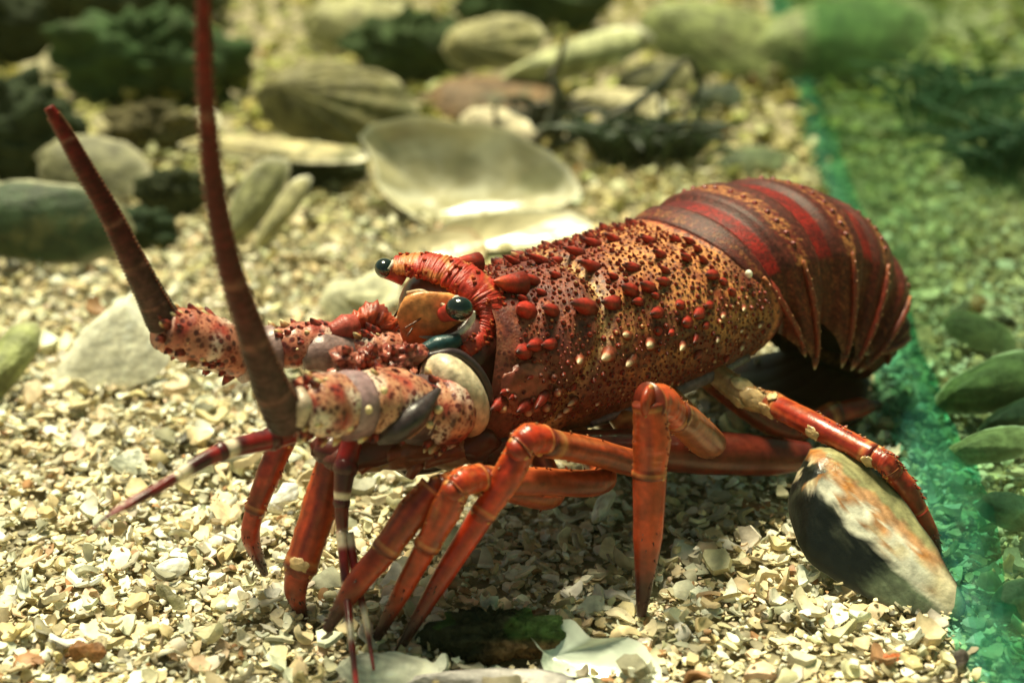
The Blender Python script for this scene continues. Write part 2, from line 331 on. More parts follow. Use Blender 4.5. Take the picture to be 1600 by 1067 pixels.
def body():
    m = MB(); NX, NT = 110, 96; rings = []; cols = []
    for i in range(NX):
        x = 75 - 99 * i / (NX - 1); r = []; c = []
        for j in range(NT):
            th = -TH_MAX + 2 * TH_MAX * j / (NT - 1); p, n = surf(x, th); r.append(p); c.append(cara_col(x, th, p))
        rings.append(r); cols.append(c)
    # rear margin: smooth red rim, then turned in
    for k, (dx, li, cc) in enumerate(((1.2, 0.5, (0.55, 0.16, 0.05)), (2.6, 0.6, (0.30, 0.04, 0.02)), (5.5, -0.2, (0.24, 0.03, 0.018)), (6.0, -2.2, (0.06, 0.01, 0.01)), (2, -5, (0.03, 0.008, 0.008)))):
        r = []
        for j in range(NT):
            th = -TH_MAX + 2 * TH_MAX * j / (NT - 1); p, n = surf(-24, th, li); r.append(p - FW * dx / 1000)
        rings.append(r); cols.append([cc] * NT)
    m.grid(rings, cols, False, False, 0)
    # belly: closes the carapace below and carries the leg sockets
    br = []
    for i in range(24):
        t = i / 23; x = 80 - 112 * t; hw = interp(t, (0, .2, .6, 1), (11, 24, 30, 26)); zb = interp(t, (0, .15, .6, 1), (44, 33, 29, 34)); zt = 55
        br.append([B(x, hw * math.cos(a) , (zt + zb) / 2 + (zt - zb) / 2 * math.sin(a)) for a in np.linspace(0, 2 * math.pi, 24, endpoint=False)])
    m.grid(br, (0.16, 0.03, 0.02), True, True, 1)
    # bony bar along the carapace's lower edge
    for sg in (1,):
        pts = [surf(x, sg * TH_MAX * 0.985, 0.2)[0] for x in (-22, -5, 15, 35)]
        m.tube(pts, [1.9, 2.2, 1.8, 1.0], (0.13, 0.10, 0.12), n=10, steps=24, mi=4) if False else m.tube(pts, [0.0019, 0.0024, 0.0018, 0.001], (0.20, 0.13, 0.14), n=10, steps=24, mi=4)
    # ------- abdomen: one curling strip of overlapping plates
    D = [(-22, 80.5), (-37, 87.5), (-65, 89.5), (-94, 83.5), (-118, 67), (-132, 43), (-129, 18), (-108, 7)]
    W_ = [34, 35.5, 36.5, 36.5, 36, 35, 33, 28]; H_ = [42, 47, 49, 49, 47, 42, 34, 24]
    ns = 22 * 7 + 1; D3 = spline([(x, 0, z) for x, z in D], ns); rings = []; cols = []; NT = 131
    for i in range(ns):
        s = 7 * i / (ns - 1); k = min(int(s), 6); f = s - k
        t = nrm(D3[min(i + 1, ns - 1)] - D3[max(i - 1, 0)]); N_ = V(t[2], 0, -t[0]);
        if N_[0] * 1 + N_[2] * -1 < 0 and i < 58: N_ = -N_
        if np.dot(N_, V(-55, 0, 40) - D3[i]) < 0: N_ = -N_
        hw = interp(s, range(8), W_); hh = interp(s, range(8), H_)
        raised = smooth(0.30, 0.40, f) * (1 - smooth(0.93, 1.0, f)); off = -1.6 + 2.0 * raised
        peak = max(0, 1 - abs(f - 0.62) / 0.38); r = []; c = []
        for j in range(NT):
            a = -1 + 2 * j / (NT - 1); ab = abs(a); th = a * 1.78
            sn, cs_ = math.sin(th), math.cos(th)
            y = (hw + off) * (abs(sn) ** 0.9) * (1 if a > 0 else -1)
            dn = hh * 0.62 * (1 - cs_) - off * max(cs_, 0)
            if ab > 0.62:
                e = (ab - 0.62) / 0.38
                dn += e * hh * (0.10 + 0.24 * peak ** 1.3); y *= 1 - 0.10 * e * (1 - peak) + 0.05 * peak * e
            tw = 3.2 * smooth(0.55, 1, ab)              # pleura sweep back
            q = D3[i] + N_ * dn + V(0, y, 0) + t * tw
            p = B(*q); n1 = nz(p, 620, 3) + 0.5 * nz(p, 1300, 6); n2 = nz(p, 170, 5)
            red = mix((0.25, 0.010, 0.007), (0.12, 0.008, 0.007), smooth(-.2, .5, n2)); dk = mix((0.075, 0.014, 0.010), (0.16, 0.03, 0.02), smooth(0, .5, n1))
            mot = mix((0.40, 0.15, 0.05), (0.13, 0.016, 0.011), smooth(-0.22, 0.18, n1 + 0.6 * n2))
            fj = f + 0.05 * n1; c0 = red if f < 0.31 else (dk if fj < 0.5 else (mot if fj < 0.74 else dk))
            if s < 1: c0 = mix(c0, dk, 0.55)
            if ab > 0.62: c0 = mix(mix((0.14, 0.015, 0.010), (0.34, 0.07, 0.026), smooth(.1, .5, n1) * 0.7), (0.5, 0.25, 0.11), 0.6 * smooth(0.93, 1, ab) * peak)
            ring_n = V(0, y, 0) * 0.02
            r.append(p); c.append(c0)
        rings.append(r); cols.append(c)
    m.grid(rings, cols, False, False, 2)
    inner = []
    for i in range(0, ns, 5):                           # flesh inside the curl, near black to stand for the shaded hollow
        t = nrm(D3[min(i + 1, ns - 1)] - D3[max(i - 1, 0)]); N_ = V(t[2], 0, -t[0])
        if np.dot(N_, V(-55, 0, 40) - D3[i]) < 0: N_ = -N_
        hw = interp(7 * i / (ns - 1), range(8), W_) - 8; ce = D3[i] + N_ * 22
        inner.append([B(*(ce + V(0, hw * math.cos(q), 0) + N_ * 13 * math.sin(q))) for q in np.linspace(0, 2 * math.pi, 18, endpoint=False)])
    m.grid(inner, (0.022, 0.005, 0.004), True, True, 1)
    m.tube([M(880, 692, 30), M(980, 700, 38), M(1090, 706, 44), M(1200, 712, 52), M(1262, 712, 58)], [0.004, 0.0062, 0.0072, 0.0066, 0.0045], lambda t, th, q: mix((0.10, 0.014, 0.010), (0.17, 0.026, 0.014), smooth(-.3, .3, nz(q, 120))), n=18, steps=40, mi=1)
    m.ball(M(1188, 455, 31), (FW * 0.0012, UP * 0.0040, LT * 0.001), (0.55, 0.45, 0.28), 12, 10, mi=4); m.ball(M(1170, 428, 31.5), (FW * 0.0010, UP * 0.0014, LT * 0.0014), (0.86, 0.80, 0.66), 10, 8, mi=4)
    # spines of the abdomen bands
    for k in range(1, 6):
        for a in np.linspace(-0.5, 0.5, 13):
            i = int((k + 0.65) * 22); t = nrm(D3[min(i + 1, ns - 1)] - D3[i - 1])
            j = int((a + 1) / 2 * (NT - 1)); p = np.array(rings[i][j]); n = nrm(p - B(*(D3[i] + V(0, 0, -30))))
            m.spike(p, n, 0.0011, 0.0010, (0.30, 0.03, 0.02), (0.14, 0.02, 0.02), n=7, mi=3)
    for k in range(0, 7):                               # serrated ridge down each pleuron
        i = min(ns - 1, int((k + 0.64) * 22)); js = [int(NT * q) for q in (0.80, 0.85, 0.90, 0.95, 0.995)]
        for sg in (1, -1):
            pr = [np.array(rings[i][j if sg > 0 else NT - 1 - j]) for j in js]; ou = LT * sg * 0.0006
            m.tube([p + ou for p in pr], [0.0006, 0.0012, 0.0012, 0.0010, 0.0007], lambda t, th, q: mix(mix((0.50, 0.16, 0.06), (0.28, 0.032, 0.014), smooth(0.0, 0.2, t)), (0.18, 0.02, 0.012), smooth(0.0, 0.4, nz(q, 500))), n=9, steps=24, mi=3, wob=0.3)
            for u_ in range(1, 12):
                q_ = pr[0] + 0; t_ = u_ / 12 * 4; a_ = int(t_); q_ = pr[a_] + (pr[min(a_ + 1, 4)] - pr[a_]) * (t_ - a_); m.spike(q_ + ou * 2, FW * (1 if u_ % 2 else -1) + LT * sg * 1.5, 0.0005, 0.0011, (0.40, 0.07, 0.03), (0.62, 0.34, 0.16), n=5, mi=3)
    for k in range(0, 6):                               # pale tips of the pleura
        i = int((k + 0.66) * 22); p = np.array(rings[i][-1]); q = np.array(rings[i][-4]); d = nrm(p - q)
        m.spike(p - d * 0.001, d, 0.0012, 0.0042, (0.34, 0.08, 0.04), (0.70, 0.52, 0.30), n=8, mi=3, cap=0.5)
    # ------- tubercles of the carapace: where the photo shows them, then a scatter of small ones
    tree = BVHTree.FromPolygons([Vector(v) for v in m.v[:(NX + 5) * 96]], [f for f in m.f if max(f) < NX * 96])
    RED, DK, WH = (0.40, 0.026, 0.013), (0.06, 0.010, 0.010), (0.80, 0.62, 0.40)
    big = []
    def tub(px, py, r, h, c0=RED, c1=DK, cap=0.60):
        d = nrm(ray(px, py)); hit = tree.ray_cast(Vector(CC), Vector(d))
        if hit[0] is None: return
        p, n = np.array(hit[0]), np.array(hit[1])
        if np.dot(n, d) > 0: n = -n
        jr = random.Random(int(px * 31 + py)); r *= jr.uniform(0.72, 1.12); h *= jr.uniform(0.8, 1.45)
        big.append((p, r)); m.spike(p, nrm(n + FW * jr.uniform(0.3, 0.75) + UP * jr.uniform(-0.15, 0.25)), r, h, c0, c1, mi=3, lean=FW * 0.75, cap=cap)
    z4 = lambda x, y: (700 + x / 2.964, 320 + y / 2.964); z5 = lambda x, y: (980 + x / 3.334, 280 + y / 3.334)
    for x, y, k in [(110,230,2),(120,280,1),(205,215,3),(270,195,2),(400,180,2),(480,165,3),(570,140,3),(670,120,2),(790,95,2),(310,270,3),(440,265,3),(600,225,4),(675,185,3),(770,165,3),(670,290,4),(510,260,2),(935,170,3),(985,235,3),(1010,310,2),(855,290,3),(770,335,2),(500,330,2),(395,355,4),(435,410,2),(350,440,3),(480,490,4),(845,400,4),(930,385,4),(1000,360,3),(640,475,5),(760,455,4),(970,500,4),(885,450,2),(350,680,4),(405,650,3),(475,645,3),(580,840,2),(440,885,3),(365,920,3),(240,920,3),(325,770,1),(390,790,1),(265,865,1),(300,885,1)]:
        tub(*z4(x, y), 0.0007 + 0.00042 * k, 0.0013 + 0.0008 * k)
    for x, y, k in [(360,490,6),(190,655,6)]: tub(*z4(x, y), 0.0042, 0.0042, (0.50, 0.03, 0.016), (0.40, 0.03, 0.02), 0.7)
    for x, y, k in [(830,605,3),(935,650,3),(745,695,4),(850,720,4),(610,715,4),(560,940,2),(585,905,2),(530,965,2),(510,985,1),(695,915,1)]: tub(*z4(x, y), 0.0006 + 0.00036 * k, 0.0009 + 0.0005 * k, (0.36, 0.07, 0.03), WH, 0.5)
    for x, y, k in [(190,250,4),(110,320,3),(250,320,3),(310,415,4),(180,395,3),(400,430,3),(445,500,4),(545,590,3),(30,465,4),(105,565,4),(20,585,4),(195,535,3),(160,695,4),(275,655,3),(375,700,3),(310,745,3),(370,910,2),(520,925,2),(430,655,2),(60,640,3),(150,610,2),(360,820,2),(160,790,2),(230,800,1),(410,760,2),(330,330,2),(370,370,2),(440,460,1),(500,535,2)]: tub(*z5(x, y), 0.0007 + 0.00038 * k, 0.0013 + 0.0007 * k)
    for x, y, k in [(605,670,3),(500,710,2),(120,860,4),(290,860,4),(470,830,3),(595,865,3),(705,860,3),(695,755,2),(20,945,4),(675,925,1),(600,780,1)]: tub(*z5(x, y), 0.0005 + 0.00036 * k, 0.0009 + 0.0005 * k, (0.32, 0.06, 0.028), WH, 0.5)
    rr = random.Random(3); tries = 0; small = []
    while len(small) < 1500 and tries < 16000:
        tries += 1; x = rr.uniform(-23, 66); th = rr.uniform(-1.5, 1.95); p, n = surf(x, th)
        r = rr.choice((0.0003, 0.0004, 0.0005, 0.0007, 0.0009)) * (1 if th > -0.2 else 1.8)
        if tries == 1: AP = np.zeros((4000, 3)); AR = np.zeros(4000); nA = len(big); AP[:nA] = [q for q, _ in big]; AR[:nA] = [q for _, q in big]
        if np.any(((AP[:nA] - p) ** 2).sum(1) < (AR[:nA] + r + 0.0006) ** 2): continue
        AP[nA] = p; AR[nA] = r; nA += 1; small.append((p, r)); m.spike(p, nrm(n + FW * 0.2), r * 1.1, r * 1.7, (0.36, 0.04, 0.02), (0.10, 0.02, 0.015) if rr.random() < .8 else (0.6, 0.35, 0.16), n=6, mi=3, lean=FW * 0.4)
    # ------- horns over the eyes
    for px, py, off, s in ((790, 444, 10, 1.0), (722, 412, -10, 0.9)):
        p = M(px, py, off); m.spike(p - FW * 0.004 - UP * 0.001, nrm(FW * 0.95 + UP * 0.22), 0.0033 * s, 0.0090 * s, (0.46, 0.030, 0.012), (0.60, 0.075, 0.022), n=14, mi=3, lean=UP * 0.12, cap=0.5)
    # ------- brow: the red wrinkled rim from eye to eye
    pts = [M(616, 414, -15), M(642, 416, -10), M(674, 425, -4), M(706, 442, 2), M(736, 464, 8), M(754, 494, 13), M(750, 526, 16), M(728, 548, 18)]
    def br_c(t, th, q):
        st = 0.5 + 0.5 * math.sin(t * 150 + 4 * math.sin(t * 31) + 5 * nz(q, 330)) * (1 - smooth(0.55, 0.75, t)) + 0.3 * nz(q, 700, 2); c = mix((0.50, 0.036, 0.014), (0.36, 0.016, 0.009), 0.25 + 0.5 * st)
        return mix(c, (0.66, 0.25, 0.07), smooth(0.1, 0.5, nz(q, 330, 4) + 0.45 - 1.3 * t) * 0.8)
    bk = lambda t: (0.0042 + 0.0032 * math.sin(math.pi * min(1, t * 1.02))) * 0.86 * (1 - 0.36 * smooth(0.55, 0.85, t))
    o_ = len(m.v); m.tube([p - FW * (0.0045 * math.sin(math.pi * k_ / 7)) for k_, p in enumerate(pts)], lambda t: bk(t) * (1 + 0.003 * math.sin(t * 150 + 4 * math.sin(t * 31))), br_c, n=34, steps=260, mi=3, wob=0.16, squash=0.52, side=UP * 0.9 + FW * 0.45)
    rs = random.Random(12)
    for k_ in range(80):
        q = np.array(m.v[o_ + rs.randrange(10 * 34, 250 * 34)]); 
        if np.dot(q - pts[3], UP) > -0.02: m.spike(q, FW * 0.7 + UP * 0.7 - CW * 0.3, 0.0006, 0.0013, (0.55, 0.04, 0.016), (0.62, 0.16, 0.05), n=6, mi=3)
    m.tube([p - UP * 0.0040 - FW * 0.004 for p in pts[1:6]], [0.0025, 0.0042, 0.0050, 0.0048, 0.003], (0.36, 0.10, 0.05), n=14, steps=40, mi=3)
    # ------- face between the eyes
    fx = M(678, 497, 5); ex = nrm(M(720, 490, 9) - M(640, 490, 0))
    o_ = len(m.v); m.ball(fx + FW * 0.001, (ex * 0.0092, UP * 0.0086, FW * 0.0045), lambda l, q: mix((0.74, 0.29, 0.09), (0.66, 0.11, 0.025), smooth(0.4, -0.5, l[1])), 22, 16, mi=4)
    for k_ in range(o_, len(m.v)):
        q = np.array(m.v[k_]) - fx; u_, v_ = np.dot(q, ex) / 0.0092, q[2] / 0.0086; g_ = (abs(u_) ** 2 + abs(v_) ** 2) ** 0.5 / max(1e-6, (abs(u_) ** 4 + abs(v_) ** 4) ** 0.25)
        m.v[k_] = tuple(fx + q * (1 + (g_ - 1) * 0.7) + FW * 0.0008 * nz(q, 260, 5))
    for a, b_ in (((648, 508), (667, 497)), ((667, 497), (690, 478)), ((660, 508), (652, 520))):
        m.tube([M(*a, 5) + FW * 0.0036, M(*b_, 6) + FW * 0.0036], [0.0003, 0.0003], (0.13, 0.04, 0.02), n=6, mi=4)
    m.tube([M(636, 458, -2), M(660, 456, 2), M(682, 470, 6), M(704, 484, 11)], [0.0006, 0.0008, 0.0007, 0.0006], (0.55, 0.38, 0.22), n=8, mi=4)
    m.tube([M(698, 527, 12), M(722, 517, 15), M(737, 500, 16), M(740, 486, 16)], [0.0005, 0.0010, 0.0010, 0.0005], (0.84, 0.80, 0.70), n=8, mi=4)
    m.tube([M(642, 520, 3), M(675, 528, 7), M(705, 524, 12)], [0.0006, 0.0007, 0.0006], (0.40, 0.30, 0.26), n=8, mi=4)
    m.tube([M(598, 528, -4), M(615, 505, -5), M(635, 480, -5), M(640, 468, -4)], [0.0006, 0.0008, 0.0007, 0.0005], (0.45, 0.32, 0.20), n=8, mi=4)
    # dark gap under the brow and the head core behind the antennae
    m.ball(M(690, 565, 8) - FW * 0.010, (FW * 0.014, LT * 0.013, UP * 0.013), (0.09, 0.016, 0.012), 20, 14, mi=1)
    m.ball(M(640, 500, -6) - FW * 0.012, (FW * 0.012, LT * 0.015, UP * 0.013), (0.16, 0.05, 0.03), 18, 12, mi=1)
    m.tube([M(655, 552, 12), M(685, 540, 14), M(720, 530, 17)], [0.0020, 0.0030, 0.0018], (0.012, 0.05, 0.055), n=12, mi=4)
    # cream ball joint of the near antenna
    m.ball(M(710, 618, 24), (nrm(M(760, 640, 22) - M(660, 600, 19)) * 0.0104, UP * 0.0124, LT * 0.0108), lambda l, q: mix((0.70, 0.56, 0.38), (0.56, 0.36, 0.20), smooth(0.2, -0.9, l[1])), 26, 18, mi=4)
    m.tube([M(668, 556, 19), M(712, 552, 22), M(748, 580, 25), M(764, 620, 27), M(754, 662, 26), M(742, 684, 25)], [0.001, 0.0014, 0.0014, 0.0014, 0.0014, 0.0012], (0.05, 0.03, 0.035), n=10, steps=40, mi=1)
    m.ball(M(742, 664, 27), (FW * 0.0016, UP * 0.0018, LT * 0.0016), (0.85, 0.80, 0.66), 10, 8, mi=4)
    # cheek lobe: a smooth pink plate with nodules along its lower rim
    def on(px, py):
        d = nrm(ray(px, py)); hit = tree.ray_cast(Vector(CC), Vector(d)); p_, n_ = np.array(hit[0]), np.array(hit[1]); return p_, (n_ if np.dot(n_, d) < 0 else -n_)
    p_, n_ = on(826, 608); a_ = nrm(on(866, 612)[0] - on(786, 604)[0]); b_ = np.cross(n_, a_)
    m.ball(p_ - n_ * 0.0012, (a_ * 0.0100, b_ * 0.0078, n_ * 0.0019), lambda l, q: mix((0.40, 0.12, 0.07), (0.24, 0.05, 0.03), smooth(0.0, 0.6, nz(q, 180, 4) + 0.9 * abs(l[0]) - 0.3)), 26, 18, mi=4, wob=0.25, seed=3)
    for px, py, r in ((782, 636, .0017), (822, 640, .0016), (850, 634, .0015), (868, 612, .0013), (862, 590, .0011), (790, 612, .0009), (802, 620, .0009), (830, 622, .0008), (812, 580, .0008), (842, 586, .0008)):
        p_, n_ = on(px, py); m.spike(p_ + n_ * 0.0012, n_ + FW * 0.2, r, r * 1.1, (0.40, 0.09, 0.05), (0.62, 0.36, 0.18) if r > .0012 else (0.08, 0.015, 0.012), n=9, mi=3)
    # mouth parts below the antennae
    rr = random.Random(5)
    for (x, y, off, rx, ry, cc) in ((600, 690, 14, 0.020, 0.0062, (0.10, 0.025, 0.018)), (650, 694, 18, 0.014, 0.0068, (0.20, 0.06, 0.03)), (700, 698, 20, 0.010, 0.006, (0.30, 0.15, 0.08)), (545, 690, 10, 0.012, 0.0055, (0.08, 0.015, 0.012)), (735, 690, 22, 0.009, 0.006, (0.09, 0.02, 0.015)), (668, 712, 14, 0.012, 0.004, (0.05, 0.012, 0.01)), (790, 690, 20, 0.014, 0.008, (0.07, 0.015, 0.012)), (590, 706, 12, 0.012, 0.004, (0.34, 0.20, 0.10))):
        m.ball(M(x, y, off), (FW * rx, LT * 0.008, UP * ry), cc, 16, 10, mi=1, wob=0.25, seed=x)
    for (x0, y0, x1, y1, off, r) in ((690, 700, 600, 712, 20, 0.0028), (600, 712, 560, 735, 18, 0.0022), (740, 705, 660, 722, 24, 0.0028), (660, 722, 640, 745, 22, 0.0018)):
        m.tube([M(x0, y0, off), M((x0 + x1) / 2, (y0 + y1) / 2 - 6, off + 1), M(x1, y1, off)], [r, r * 1.15, r * 0.8], (0.22, 0.05, 0.025), n=10, mi=1)
    return m.build('body', [M_CARA, M_LEG, M_ABD, M_TUB, M_SKIN], lob)
BODY = body()

def eye(px, py, off, r, axis, stalk_to):
    m = MB(); c = M(px, py, off); a = nrm(axis); b = nrm(np.cross(a, UP)); d = np.cross(a, b)
    m.ball(c, (b * r * 1.02, d * r * 0.86, a * r * 0.9), (0.006, 0.012, 0.008), 26, 18, mi=0)
    o = m.build('eye', [M_EYE], lob)
    s = MB(); q = M(*stalk_to)
    s.tube([q, q + (c - q) * 0.55, c - a * r * 0.15], [r * 0.55, r * 0.72, r * 0.98], lambda t, th, p: mix((0.45, 0.04, 0.03), (0.82, 0.76, 0.62), smooth(0.78, 0.95, t)), n=18, steps=14)
    k = s.build('eye_stalk', [M_SKIN], o); return o
eye(718, 482, 15, 0.0041, FW * 0.75 + LT * 0.5 + UP * 0.25, (692, 492, 9))
eye(601, 419, -16, 0.0034, FW * 0.8 - LT * 0.6 + UP * 0.2, (632, 438, -12))

# ------- the two long antennae: jointed spiny base, then the whip
def ped_col(t, th, q, pale=(0.56, 0.25, 0.14), red=(0.34, 0.032, 0.02)):
    k = nz(q, 170, 2); c = mix(pale, red, smooth(-0.1, 0.45, k)); return mix(c, (0.84, 0.70, 0.56), 0.9 * smooth(0.08, 0.4, nz(q, 110, 7)))  # pale blotches paint white highlights into the joint colour
def segment(m, p0, p1, r0, r1, colf, spines=8, up=UP, squash=0.9, seed=0):
    """one speckled antenna joint: flared, lipped at the far end, thorny along its top"""
    p0, p1 = np.array(p0), np.array(p1); d = nrm(p1 - p0); mid = (p0 + p1) / 2 + up * 0.0008
    prof = lambda t: (r0 + (r1 - r0) * t) * (0.80 + 0.30 * math.sin(math.pi * min(1, t * 0.9 + 0.12)) ) * (1 + 0.05 * smooth(0.8, 0.95, t))
    m.tube([p0, mid, p1], prof, colf, n=26, steps=26, squash=squash, side=up, mi=0, wob=0.10, seed=seed)
    rr = random.Random(int(seed * 10) + 1)
    for i in range(spines):
        t = rr.uniform(0.15, 0.97); a = nrm(up * rr.uniform(-0.7, 1.2) - CW * rr.uniform(-0.3, 1)); r = prof(t)
        q = p0 + (p1 - p0) * t + a * r * 0.92; s = rr.uniform(0.6, 1.3)
        pale = rr.random() < 0.3
        m.spike(q, nrm(a + d * 0.7), 0.0012 * s, 0.0026 * s, (0.40, 0.05, 0.03) if not pale else (0.6, 0.3, 0.12), (0.10, 0.02, 0.02) if not pale else (0.80, 0.66, 0.36), n=8, mi=2)
def whip_col(t, th, q):
    c = mix((0.034, 0.015, 0.012), (0.085, 0.006, 0.006), smooth(0.10, 0.5, t)); c = mix(c, (0.17, 0.008, 0.006), smooth(0.6, 0.95, t) * 0.85)
    c = mix(c, (0.012, 0.005, 0.004), 0.25 * smooth(0.2, 1.0, math.sin(t * 330)))
    for k in (0.13, 0.30, 0.46, 0.79): c = mix(c, (0.30, 0.12, 0.08), 0.55 * math.exp(-((t - k) / 0.010) ** 2))
    return mix(c, (0.16, 0.07, 0.06), 0.5 * smooth(0.35, 1, math.cos(th - 2.2)) * smooth(0.5, 0.1, t))
def whip(parent, pts, rad, seed):
    m = MB(); m.tube(pts, lambda t: interp(t, np.linspace(0, 1, len(rad)), rad) * (1 + 0.010 * math.sin(t * 330)), whip_col, n=18, steps=320, wob=0.07, seed=seed)
    C = spline(pts, 60); rr = random.Random(seed)
    for i in range(1, 56):
        for sg in (-1, 1):
            r = interp(i / 59, np.linspace(0, 1, len(rad)), rad); d = nrm(C[i + 1] - C[i]); a = nrm(np.cross(d, V(0, 1, 0.3))) * sg
            m.spike(C[i] + a * r * 0.95 + V(0, -1, 0) * r * 0.2, nrm(a + d), 0.0004, 0.0009, (0.2, 0.03, 0.02), (0.35, 0.2, 0.1), n=5)
    return m.build('flagellum', [M_ANT], parent)
m = MB()
segment(m, M(706, 650, 26), M(648, 640, 26), 0.0108, 0.0108, ped_col, 22, seed=1)
m.tube([M(672, 640, 25), M(650, 640, 25), M(632, 636, 25)], [0.0104, 0.0100, 0.0098], (0.10, 0.06, 0.065), n=22, steps=8, mi=1)
segment(m, M(655, 636, 25), M(545, 632, 27), 0.0096, 0.0104, ped_col, 40, seed=2)
m.tube([M(562, 632, 27), M(540, 634, 27), M(522, 634, 27)], [0.0094, 0.0098, 0.0086], lambda t, th, q: mix((0.33, 0.20, 0.21), (0.15, 0.06, 0.07), smooth(-.2, .5, nz(q, 150) + 0.6 * math.cos(th + 2))), n=22, steps=8, mi=1)
segment(m, M(540, 634, 27), M(462, 640, 29), 0.0090, 0.0086, ped_col, 30, seed=3)
# dark crescent plate and the pale lip on the first joint
m.tube([M(590, 690, 33), M(618, 674, 36), M(650, 648, 37), M(686, 608, 34)], [0.0010, 0.0034, 0.0038, 0.0008], (0.045, 0.028, 0.03), n=14, steps=24, mi=1)
m.tube([M(466, 610, 32), M(474, 634, 36), M(466, 662, 35)], [0.0016, 0.0026, 0.0018], (0.48, 0.36, 0.26), n=10, steps=14, mi=1)
for px, py, r in ((575, 640, .0013), (546, 668, .0011), (632, 662, .0010), (685, 640, .0013), (672, 664, .0011), (600, 610, .0011)):
    m.ball(M(px, py, 36), (FW * r, LT * r, UP * r), (0.80, 0.62, 0.34), 10, 8, mi=2)
ANT1 = m.build('antenna', [M_PED, M_SKIN, M_TUB], lob)
whip(ANT1, [M(452, 650, 30), M(428, 612, 32), M(405, 555, 34), M(383, 490, 36), M(357, 410, 38), M(337, 310, 41), M(326, 210, 44), M(319, 100, 48), M(317, -60, 54)], [0.0064, 0.0050, 0.0040, 0.0034, 0.0029, 0.0025, 0.0021, 0.0018, 0.0015], 1)
m = MB()
pink = lambda t, th, q: ped_col(t, th, q, (0.55, 0.20, 0.12), (0.36, 0.045, 0.03))
segment(m, M(640, 560, -2), M(545, 545, -10), 0.0080, 0.0080, pink, 20, seed=5)
m.tube([M(560, 548, -8), M(500, 552, -10), M(470, 566, -11)], [0.0050, 0.0062, 0.0030], (0.30, 0.19, 0.18), n=18, mi=1)
segment(m, M(545, 540, -12), M(418, 545, -18), 0.0070, 0.0074, pink, 30, seed=6)
m.tube([M(428, 548, -18), M(400, 553, -19), M(372, 558, -20)], [0.0078, 0.0070, 0.0078], (0.32, 0.20, 0.19), n=18, mi=1)
segment(m, M(378, 556, -20), M(252, 512, -24), 0.0078, 0.0082, pink, 60, seed=7)
m.tube([M(610, 520, -6), M(585, 495, -9), M(552, 502, -12)], [0.0036, 0.0042, 0.0026], lambda t, th, q: mix((0.52, 0.08, 0.03), (0.20, 0.03, 0.02), smooth(0, .4, nz(q, 200))), n=20, mi=2, steps=24, wob=0.5)
m.tube([M(555, 505, -10), M(540, 512, -10), M(515, 520, -11)], [0.003, 0.0042, 0.0025], (0.42, 0.07, 0.05), n=12, mi=2)
rr = random.Random(9)
for i in range(16):                      # pink fleshy bases between the two antennae
    px, py = rr.uniform(535, 640), rr.uniform(552, 590)
    m.ball(M(px, py, rr.uniform(8, 18)), (FW * rr.uniform(.003, .006), LT * .004, UP * rr.uniform(.002, .0042)), mix((0.50, 0.17, 0.11), (0.30, 0.06, 0.04), rr.random()), 18, 14, mi=0, wob=0.8, seed=i)
    m.spike(M(px + 5, py - 8, 16), UP - CW + FW * rr.uniform(-1, 1), 0.0012, 0.003, (0.40, 0.06, 0.035), (0.12, 0.02, 0.02), n=8, mi=2)
ANT2 = m.build('antenna', [M_PED, M_SKIN, M_TUB], lob)
whip(ANT2, [M(258, 505, -24), M(236, 462, -25), M(205, 400, -27), M(170, 330, -30), M(130, 260, -33), M(100, 205, -36), M(76, 168, -38)], [0.0050, 0.0041, 0.0035, 0.0030, 0.0026, 0.0021, 0.0014], 2)

# ------- antennules: dark red with white bands
def band_col(bands):
    def f(t, th, q):
        c = mix((0.20, 0.012, 0.012), (0.06, 0.008, 0.010), smooth(-.2, .4, nz(q, 150)))
        for k, w_ in bands: c = mix(c, (0.80, 0.66, 0.48), math.exp(-((t - k) / w_) ** 4))
        return c
    return f
def antennule(pts, rad, bands, tips):
    m = MB(); m.tube(pts, rad, band_col(bands), n=14, steps=70)
    for i in range(1, len(pts) - 1): m.ball(np.array(pts[i]), (FW * rad[i] * 1.15, LT * rad[i] * 1.15, UP * rad[i] * 1.15), (0.07, 0.01, 0.012), 12, 8)
    o = m.build('antennule', [M_LEG], lob)
    for tp, tr, tb in tips: t = MB(); t.tube(tp, tr, band_col(tb), n=8, steps=60); t.build('flagellum', [M_LEG], o)
antennule([M(500, 664, 16), M(425, 685, 17), M(345, 706, 18), M(278, 742, 20)], [0.0026, 0.0030, 0.0024, 0.0018], [(0.62, 0.045), (0.97, 0.05)],
          [([M(284, 740, 20), M(225, 775, 22), M(160, 812, 24)], [0.0016, 0.0013, 0.0003], [(0.05, .05)]), ([M(284, 742, 19), M(215, 777, 20), M(180, 797, 21), M(135, 835, 22)], [0.0013, 0.0012, 0.0007, 0.0002], [(0.02, .05), (0.55, 0.03)])])
antennule([M(550, 690, 18), M(540, 730, 20), M(534, 785, 22), M(535, 838, 24)], [0.0030, 0.0032, 0.0022, 0.0016], [(0.60, 0.035), (0.98, 0.06)],
          [([M(533, 830, 24), M(541, 920, 34), M(549, 1000, 48), M(558, 1085, 66)], [0.0016, 0.0013, 0.0010, 0.0007], [(0.05, .045), (0.33, 0.025), (0.62, 0.06)]), ([M(545, 832, 25), M(556, 900, 32), M(570, 960, 42), M(584, 1046, 56)], [0.0015, 0.0013, 0.0010, 0.0004], [(0.05, .06), (0.38, 0.04), (0.70, .09)])])

